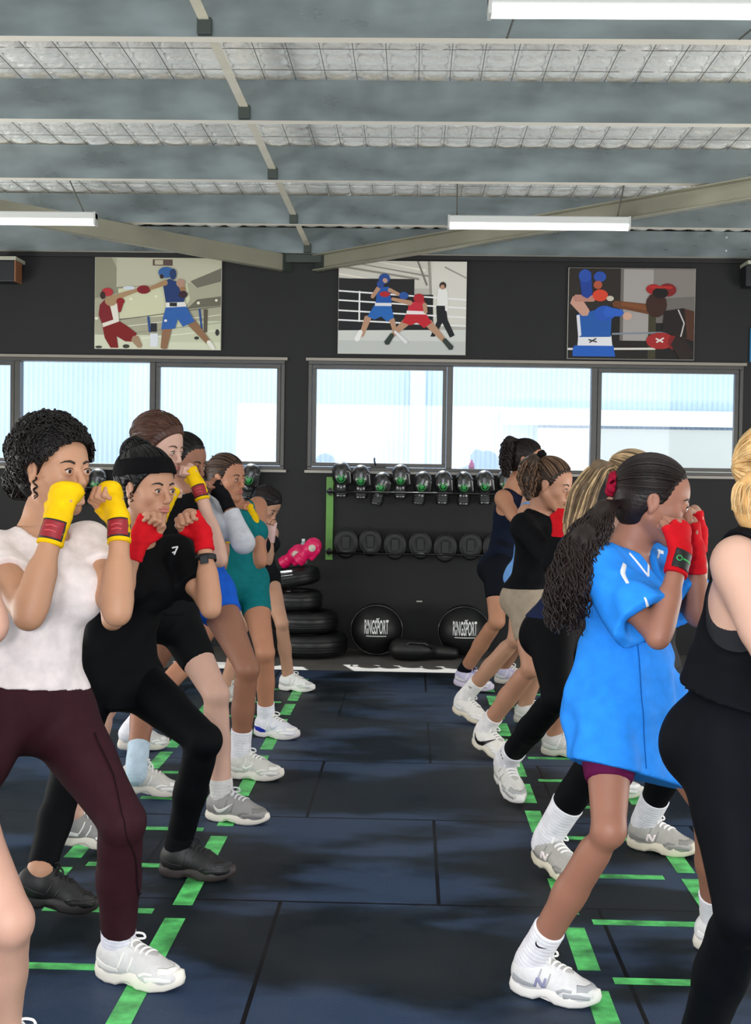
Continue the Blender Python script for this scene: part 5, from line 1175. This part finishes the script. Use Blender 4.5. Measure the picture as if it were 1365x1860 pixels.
# ---------- right row
add('person in bright blue jersey with long curly dark ponytail and red hand wraps', s=.93, g=.86, skin='#9d6c58', iris='#1d120b', brow='#150e0b', lip='#83493f',
    hip=Wp(1130, 1275, 3.34), neck=Wp(1136, 1000, 3.34), head=Wp(1190, 910, 3.30), look=(.97, -.16, -.22), shL=Wp(1190, 1030, 3.50), shR=Wp(1090, 1035, 3.20),
    elL=Wp(1268, 1120, 3.36), wrL=Wp(1264, 1005, 3.36), fistL=Wp(1256, 935, 3.36), palmL=(-.9, .1, 0), elR=Wp(1196, 1158, 3.02), wrR=Wp(1237, 1008, 3.10), fistR=Wp(1240, 935, 3.16), palmR=(-.8, .6, 0), cover=.088,
    hipL=Wp(1176, 1278, 3.42), hipR=Wp(1106, 1282, 3.28), knL=Wp(1290, 1470, 3.40), knR=Wp(1106, 1508, 3.10), heelR=G(930, 1800), toeR=G(1085, 1832), heelL=G(1262, 1722), toeL=G(1400, 1745),
    hair=dict(tcol='#1f1512', col='#1d1513', line=.004, tie=(-.112, 0, .02), n=260, rip=.0006, tail=[Wp(1122, 912, 3.28), Wp(1098, 925, 3.26), Wp(1062, 985, 3.20), Wp(1036, 1060, 3.14), Wp(1020, 1150, 3.12)], tw=[.012, .045, .055, .058, .045], tn=330, tcurl=.0075, tr=.0019,
              tiecol='#8c0f2c', tiepos=(-.122, 0, .018), tier=.022, tiew=.013),
    tops=[dict(kind='tee', col='#2b8cf0', e=.020, sl=.80, hem=-.3, name='jersey', loose=.036, wr=.0065, wf=64, neck=.062, vneck=.10, hemskirt=(.10, .135, .150, .30), h=.006, rough=.55, bump=.15, sway=(.03, -.03, 0), sm=1, hemplane=hem_plane(W(1050, 1378, 3.12), W(1200, 1425, 3.42)), extra=[cone(Wp(1104, 1282, 3.28), Wp(1100, 1420, 3.17), .092, .098, .05), cone(Wp(1170, 1278, 3.42), Wp(1195, 1420, 3.40), .11, .10, .05)])],
    bottoms=[dict(len=.62, col='#5c1440', name='shorts', e=.008)],
    sockR=(.125, '#e8e6ea', 'swoosh'), sockL=(.12, '#e8e6ea'), shoeR=SH(up='#dcdad9', panel='#a9abae', sole='#e4e0da', logo='n', lcol='#8f8fae', chunk=.036, scal=.03), shoeL=SH(up='#dcdad9'), wrapL=('#c4141f',), wrapR=('#c4141f', 'black'))
add('person in black tank top and leggings with short blonde hair, nearest at the right edge', s=1.06, g=1.02, skin='#cba28e', nohead=False,
    hip=Wp(1345, 1335, 2.86), neck=Wp(1400, 975, 2.85), head=Wp(1452, 884, 2.85), look=(.97, -.2, -.1), shR=Wp(1340, 1022, 2.76), shL=Wp(1470, 1010, 3.0),
    elR=Wp(1418, 1240, 2.60), wrR=Wp(1470, 1080, 2.62), fistR=Wp(1500, 1000, 2.66), elL=Wp(1540, 1180, 2.9), wrL=Wp(1540, 1060, 2.88), fistL=Wp(1530, 970, 2.86),
    hipR=Wp(1312, 1345, 2.80), hipL=Wp(1400, 1335, 2.98), knR=Wp(1352, 1660, 2.60), knL=Wp(1520, 1560, 2.85), heelR=W(1215, 2040, 2.86)*[1, 1, 0], toeR=W(1370, 2080, 2.80)*[1, 1, 0], heelL=W(1500, 1900, 3.05)*[1, 1, 0], toeL=W(1640, 1900, 3.0)*[1, 1, 0],
    hair=dict(col='#c49a62', vol=.012, n=260, streak='#d2b07a', wave=.004, tail=[Wp(1396, 858, 2.80), Wp(1372, 890, 2.78), Wp(1366, 925, 2.78), Wp(1370, 945, 2.78)], tw=[.035, .045, .046, .04], tn=260, tr=.002),
    tops=[dict(kind='tank', col='#0c0d12', e=.016, hem=-.1, name='tank_top', wr=.004, wf=60, hemskirt=(.14, .135, .20, .06), arm=1.5, armo=(.045, .065), sway=(-.03, 0, 0), hemplane=hem_plane(W(1210, 1240, 2.8), W(1340, 1292, 2.7))), dict(kind='bra', col='#26272b', e=.005, hem=.36, name='sports_bra', neck=.09, wr=0, arm=1.25, armo=(.03, .03))],
    bottoms=[dict(len=1.95, col='#080a10', name='leggings', rough=.6)], shoeR=SH(), shoeL=SH(), wrapL=('#c4141f',), wrapR=('#c4141f',))
add('person almost hidden behind the blue jersey, red fist raised, black leggings', s=1.0, skin='#b08a74', brow='#1c1411',
    hip=Wp(1165, 1215, 4.48), neck=Wp(1185, 985, 4.50), head=Wp(1196, 905, 4.45), look=(.95, -.25, -.2), shL=Wp(1225, 1000, 4.62), shR=Wp(1150, 1005, 4.32),
    elL=Wp(1262, 1075, 4.42), wrL=Wp(1272, 972, 4.44), fistL=Wp(1258, 898, 4.44), palmL=(-.9, -.2, 0), elR=Wp(1205, 1100, 4.15), wrR=Wp(1225, 1010, 4.2), fistR=Wp(1232, 950, 4.25),
    knL=Wp(1240, 1350, 4.45), knR=Wp(1085, 1375, 4.20), heelL=G(1142, 1538), toeL=G(1248, 1556), heelR=G(970, 1560, .035), toeR=G(1050, 1612),
    hair=dict(col='#2a201a', n=60), tops=[dict(kind='tee', col='#15161a', e=.008, hem=.0, name='tshirt', h=.009)], bottoms=[dict(len=1.86, col='#07080b', name='leggings')],
    sockL=(.125, '#e8e6ea'), sockR=(.15, '#e8e6ea'), shoeR=SH(up='#aaa69e', panel='#8e8b86', sole='#ddd4bd', logo='n', lcol='#f6e9e6', chunk=.038, scal=.05), shoeL=SH(up='#aaa69e', panel='#8e8b86', sole='#ddd4bd', logo='n', lcol='#f6e9e6', chunk=.038, scal=.05), wrapL=('#c4141f',), wrapR=('#c4141f',), hb=.008)
add('person with pale blonde ponytail, navy top and black leggings', s=1.0, g=1.0, skin='#c39c86', brow='#6a4c34',
    hip=Wp(1018, 1140, 5.18), neck=Wp(1098, 950, 5.22), head=Wp(1153, 876, 5.15), look=(.94, -.3, -.25), shL=Wp(1120, 975, 5.36), shR=Wp(1045, 995, 5.06),
    elL=Wp(1160, 1070, 5.15), wrL=Wp(1190, 985, 5.15), fistL=Wp(1200, 930, 5.15), elR=Wp(1105, 1085, 4.9), wrR=Wp(1140, 1000, 4.9), fistR=Wp(1160, 945, 4.95),
    hipR=Wp(1000, 1150, 5.10), hipL=Wp(1058, 1150, 5.28), knR=Wp(1012, 1268, 4.86), knL=Wp(1110, 1275, 5.15), heelR=G(904, 1408, .075), toeR=G(966, 1478), heelL=G(1060, 1440), toeL=G(1135, 1448),
    hair=dict(col='#6d5a44', tie=(-.10, 0, .055), n=150, rip=.0006, streak='#bfa37a', tail=[Wp(1112, 845, 5.12), Wp(1088, 848, 5.1), Wp(1062, 890, 5.08), Wp(1045, 950, 5.05), Wp(1035, 990, 5.02)], tw=[.02, .045, .06, .05, .025], tn=150, tr=.0024, tiecol='#d8c8b0', tiepos=(-.105, 0, .06), tier=.02, tiew=.006),
    tops=[dict(kind='tee', col='#1b2340', e=.010, sl=.7, hem=.08, name='navy_top', wr=.0015)], bottoms=[dict(len=1.86, col='#07080b', name='leggings')],
    sockR=(.125, '#e8e6ea', 'word'), shoeR=SH(up='#cfccc6', panel='#a5a6a4', sole='#e2deda', logo='n', lcol='#dcdad4', chunk=.036, scal=.04), shoeL=SH(), wrapL=('#c4141f',), wrapR=('#c4141f',), hh=.0045, hb=.008)
add('person in black sweater and beige shorts with streaky ponytail, red fist at mouth', s=1.0, skin='#b5846a', iris='#2c1a10', brow='#17110e', g=.9,
    hip=Wp(968, 1075, 6.10), neck=Wp(978, 932, 6.08), head=Wp(1003, 880, 6.02), look=(.86, -.45, -.28), shL=Wp(1010, 950, 6.24), shR=Wp(952, 958, 5.95),
    elL=Wp(1050, 1015, 6.05), wrL=Wp(1045, 950, 6.05), fistL=Wp(1035, 915, 6.05), elR=Wp(1008, 1025, 5.75), wrR=Wp(1018, 958, 5.78), fistR=Wp(1028, 922, 5.82),
    hipR=Wp(952, 1085, 6.02), hipL=Wp(992, 1080, 6.20), knR=Wp(966, 1212, 5.88), knL=Wp(1040, 1200, 6.1), heelR=G(860, 1352, .05), toeR=G(932, 1388), heelL=G(985, 1370), toeL=G(1045, 1376),
    hair=dict(col='#33241b', tie=(-.085, 0, .085), n=130, streak='#6f543f', tail=[Wp(985, 842, 6.02), Wp(970, 838, 6.0), Wp(958, 870, 5.98), Wp(960, 905, 5.96)], tw=[.018, .05, .05, .02], tn=120, tcurl=.004, tiecol='#0f0d10', tiepos=(-.09, 0, .095), tier=.03, tiew=.014),
    tops=[dict(kind='long', col='#0c0d10', e=.014, hem=.06, name='sweater', wr=.004, full=.72)], bottoms=[dict(len=.62, col='#9c8e7c', name='shorts', high=.3)],
    sockR=(.10, '#ece9e8'), shoeR=SH(up='#e6e3dc', sole='#ddd6c4', logo='swoosh', lcol='#101012', lsize=.13, lx=.105, chunk=.036), shoeL=SH(), wrapL=('#c4141f',), wrapR=('#c4141f',), hh=.0045, hb=.008)
add('person in pale blue top mostly hidden behind the black sweater, white shoe', s=.98, g=.88, skin='#b78a70', brow='#4a3a30',
    hip=Wp(962, 1045, 6.95), neck=Wp(968, 915, 6.95), head=Wp(978, 868, 6.95), look=(.9, -.35, -.25), shL=Wp(992, 928, 7.1), shR=Wp(956, 932, 6.82),
    elL=Wp(1000, 1000, 6.95), wrL=Wp(1000, 940, 6.95), fistL=Wp(1000, 905, 6.95), elR=Wp(968, 1000, 6.7), wrR=Wp(980, 945, 6.7), fistR=Wp(988, 905, 6.72),
    knR=Wp(938, 1160, 6.74), knL=Wp(1000, 1160, 6.9), heelR=G(824, 1292, .05), toeR=G(896, 1322), heelL=G(935, 1312), toeL=G(1000, 1318),
    hair=dict(col='#4b4038', n=70, streak='#8b8178'), tops=[dict(kind='tank', col='#6fa0dc', e=.008, hem=-.1, name='pale_blue_top', h=.009)], bottoms=[dict(len=.3, col='#5b86c4', name='shorts', h=.009)],
    sockR=(.15, '#ece9e6', 'tri'), shoeR=SH(up='#e4e0da', sole='#d9cfb8', chunk=.03), shoeL=SH(), wrapL=('#c4141f',), wrapR=('#c4141f',), hh=.006, hb=.009)
add('person in navy bodysuit and bike shorts with high dark ponytail, furthest in the right row', s=1.04, g=.94, skin='#b27f62', brow='#1c1411',
    hip=Wp(912, 1030, 8.05), neck=Wp(932, 890, 8.05), head=Wp(958, 836, 8.0), look=(.92, -.3, -.2), shL=Wp(948, 900, 8.2), shR=Wp(914, 905, 7.92),
    elL=Wp(975, 955, 8.0), wrL=Wp(975, 905, 8.0), fistL=Wp(975, 872, 8.0), elR=Wp(946, 958, 7.72), wrR=Wp(965, 905, 7.75), fistR=Wp(972, 872, 7.8),
    knR=Wp(903, 1128, 7.82), knL=Wp(960, 1135, 8.1), heelR=G(826, 1244, .025), toeR=G(874, 1256), heelL=G(900, 1240), toeL=G(950, 1245),
    hair=dict(col='#1a1110', tie=(-.08, 0, .09), n=80, tail=[Wp(940, 800, 8.0), Wp(926, 800, 7.98), Wp(920, 835, 7.96), Wp(918, 868, 7.95)], tw=[.02, .045, .04, .02], tn=90, tcurl=.006, tr=.004),
    tops=[dict(kind='tank', col='#11182a', e=.006, hem=.05, name='bodysuit', h=.009, arm=1.05)], bottoms=[dict(len=.60, col='#0c1018', name='shorts', h=.009)],
    sockR=(.05, '#10121c'), shoeR=SH(up='#c8c2de', sole='#d8cfe2', lace='#a49ac8'), shoeL=SH(up='#c8c2de'), wrapL=('#c4141f',), wrapR=('#c4141f',), hh=.006, hb=.009)
import time as _t
import os
DBG = []
for i, (lb, c) in enumerate(PEOPLE):
    t0 = _t.time()
    PEOPLE[i] = (lb, c, person(c, lb))
    k = PEOPLE[i][2][1]; n = lambda a, b: round(float(np.linalg.norm(a-b)), 2)
    print('P', i, lb[:30], round(_t.time()-t0, 1), 'ua', n(k.shL, k.elL), n(k.shR, k.elR), 'fa', n(k.elL, k.wrL), n(k.elR, k.wrR), 'th', n(k.hL, k.knL), n(k.hR, k.knR), 'sh', n(k.knL, k.anL), n(k.knR, k.anR), 'sw', n(k.shL, k.shR), 'to', n(k.hip, k.neck), 'nh', n(k.neck, k.head), 'hw', n(k.hL, k.hR), 'hand', n(k.wrL, A3(c['fistL'])))

def objk(i): return PEOPLE[i][2]
# white tee leggings seam
r, k, o = objk(0)
Lp = infl(leg_prims(k, 'L', False), .0075)
cloth_decal('side_seam', r, Lp, [[(160, 1340, 2), (205, 1410, 2), (236, 1480, 2), (246, 1560, 2), (240, 1660, 2)]], 3.2, cloth('#1e0e13'), lift=.001)
# headband, watch and chest mark
r, k, o = objk(1)
shell_band(r, k, 'headband', '#0c0c0e', (-.18, 0, .98), .040, .098, grow=.016)
w_, e_ = k.wrL, k.elL; ax = unit(e_-w_); cW = w_+ax*.085
u_ = unit(np.cross(ax, (0, 0, 1))); v_ = np.cross(ax, u_); wt = MB()
wt.revolve([(.033, -.010), (.036, -.009), (.036, .009), (.033, .010)], cW, ax, 28); wo = wt.build('watch_strap', mat('watch_rubber', '#0d0d0f', .5), r, True)
fc = MB(); fc.obox(cW-A3((0, .036, 0)), unit(np.cross(ax, (0, 1, 0))), (0, 1, 0), ax, .014, .004, .014); fc.build('watch_face', mat('watch_glass', '#1b1d22', .15, metal=.2), wo, bevel=.002)
to, P, cuts = o['tshirt']; cloth_decal('chest_mark', to, P, [[(286, 1003, 3), (296, 1001, 3)], [(296, 1001, 3), (291, 1016, 3)], [(287, 1012, 2.5), (293, 1010, 2.5)]], 4.1, mat('print_white', '#e6e8e6', .5), cuts, .002, .003)
# jersey trim
r, k, o = objk(7)
to, P, cuts = o['jersey']; wt_ = mat('jersey_white', '#e9edf2', .7)
for st_ in ([(1046, 1032, 4), (1052, 1055, 9), (1064, 1092, 14), (1070, 1105, 12), (1070, 1130, 3)], [(1141, 1026, 7), (1131, 1040, 9), (1134, 1056, 5)], [(1158, 1078, 3), (1166, 1098, 6), (1166, 1112, 6), (1158, 1132, 3)]): cloth_decal('white_stripe', to, P, [st_], 3.1, wt_, cuts, .0022)
cloth_decal('collar_piping', to, P, [[(1137, 1002, 4), (1156, 1024, 4), (1172, 1044, 4)], [(1172, 1044, 4), (1176, 1020, 4), (1181, 990, 4)], [(1202, 1016, 5), (1214, 1006, 7), (1226, 1010, 6)]], 3.3, wt_, cuts, .0022)
cloth_decal('front_seam', to, P, [[(1160, 1150, 2), (1164, 1200, 2), (1166, 1280, 2), (1170, 1390, 2)]], 3.2, cloth('#1559a8'), cuts, .001)
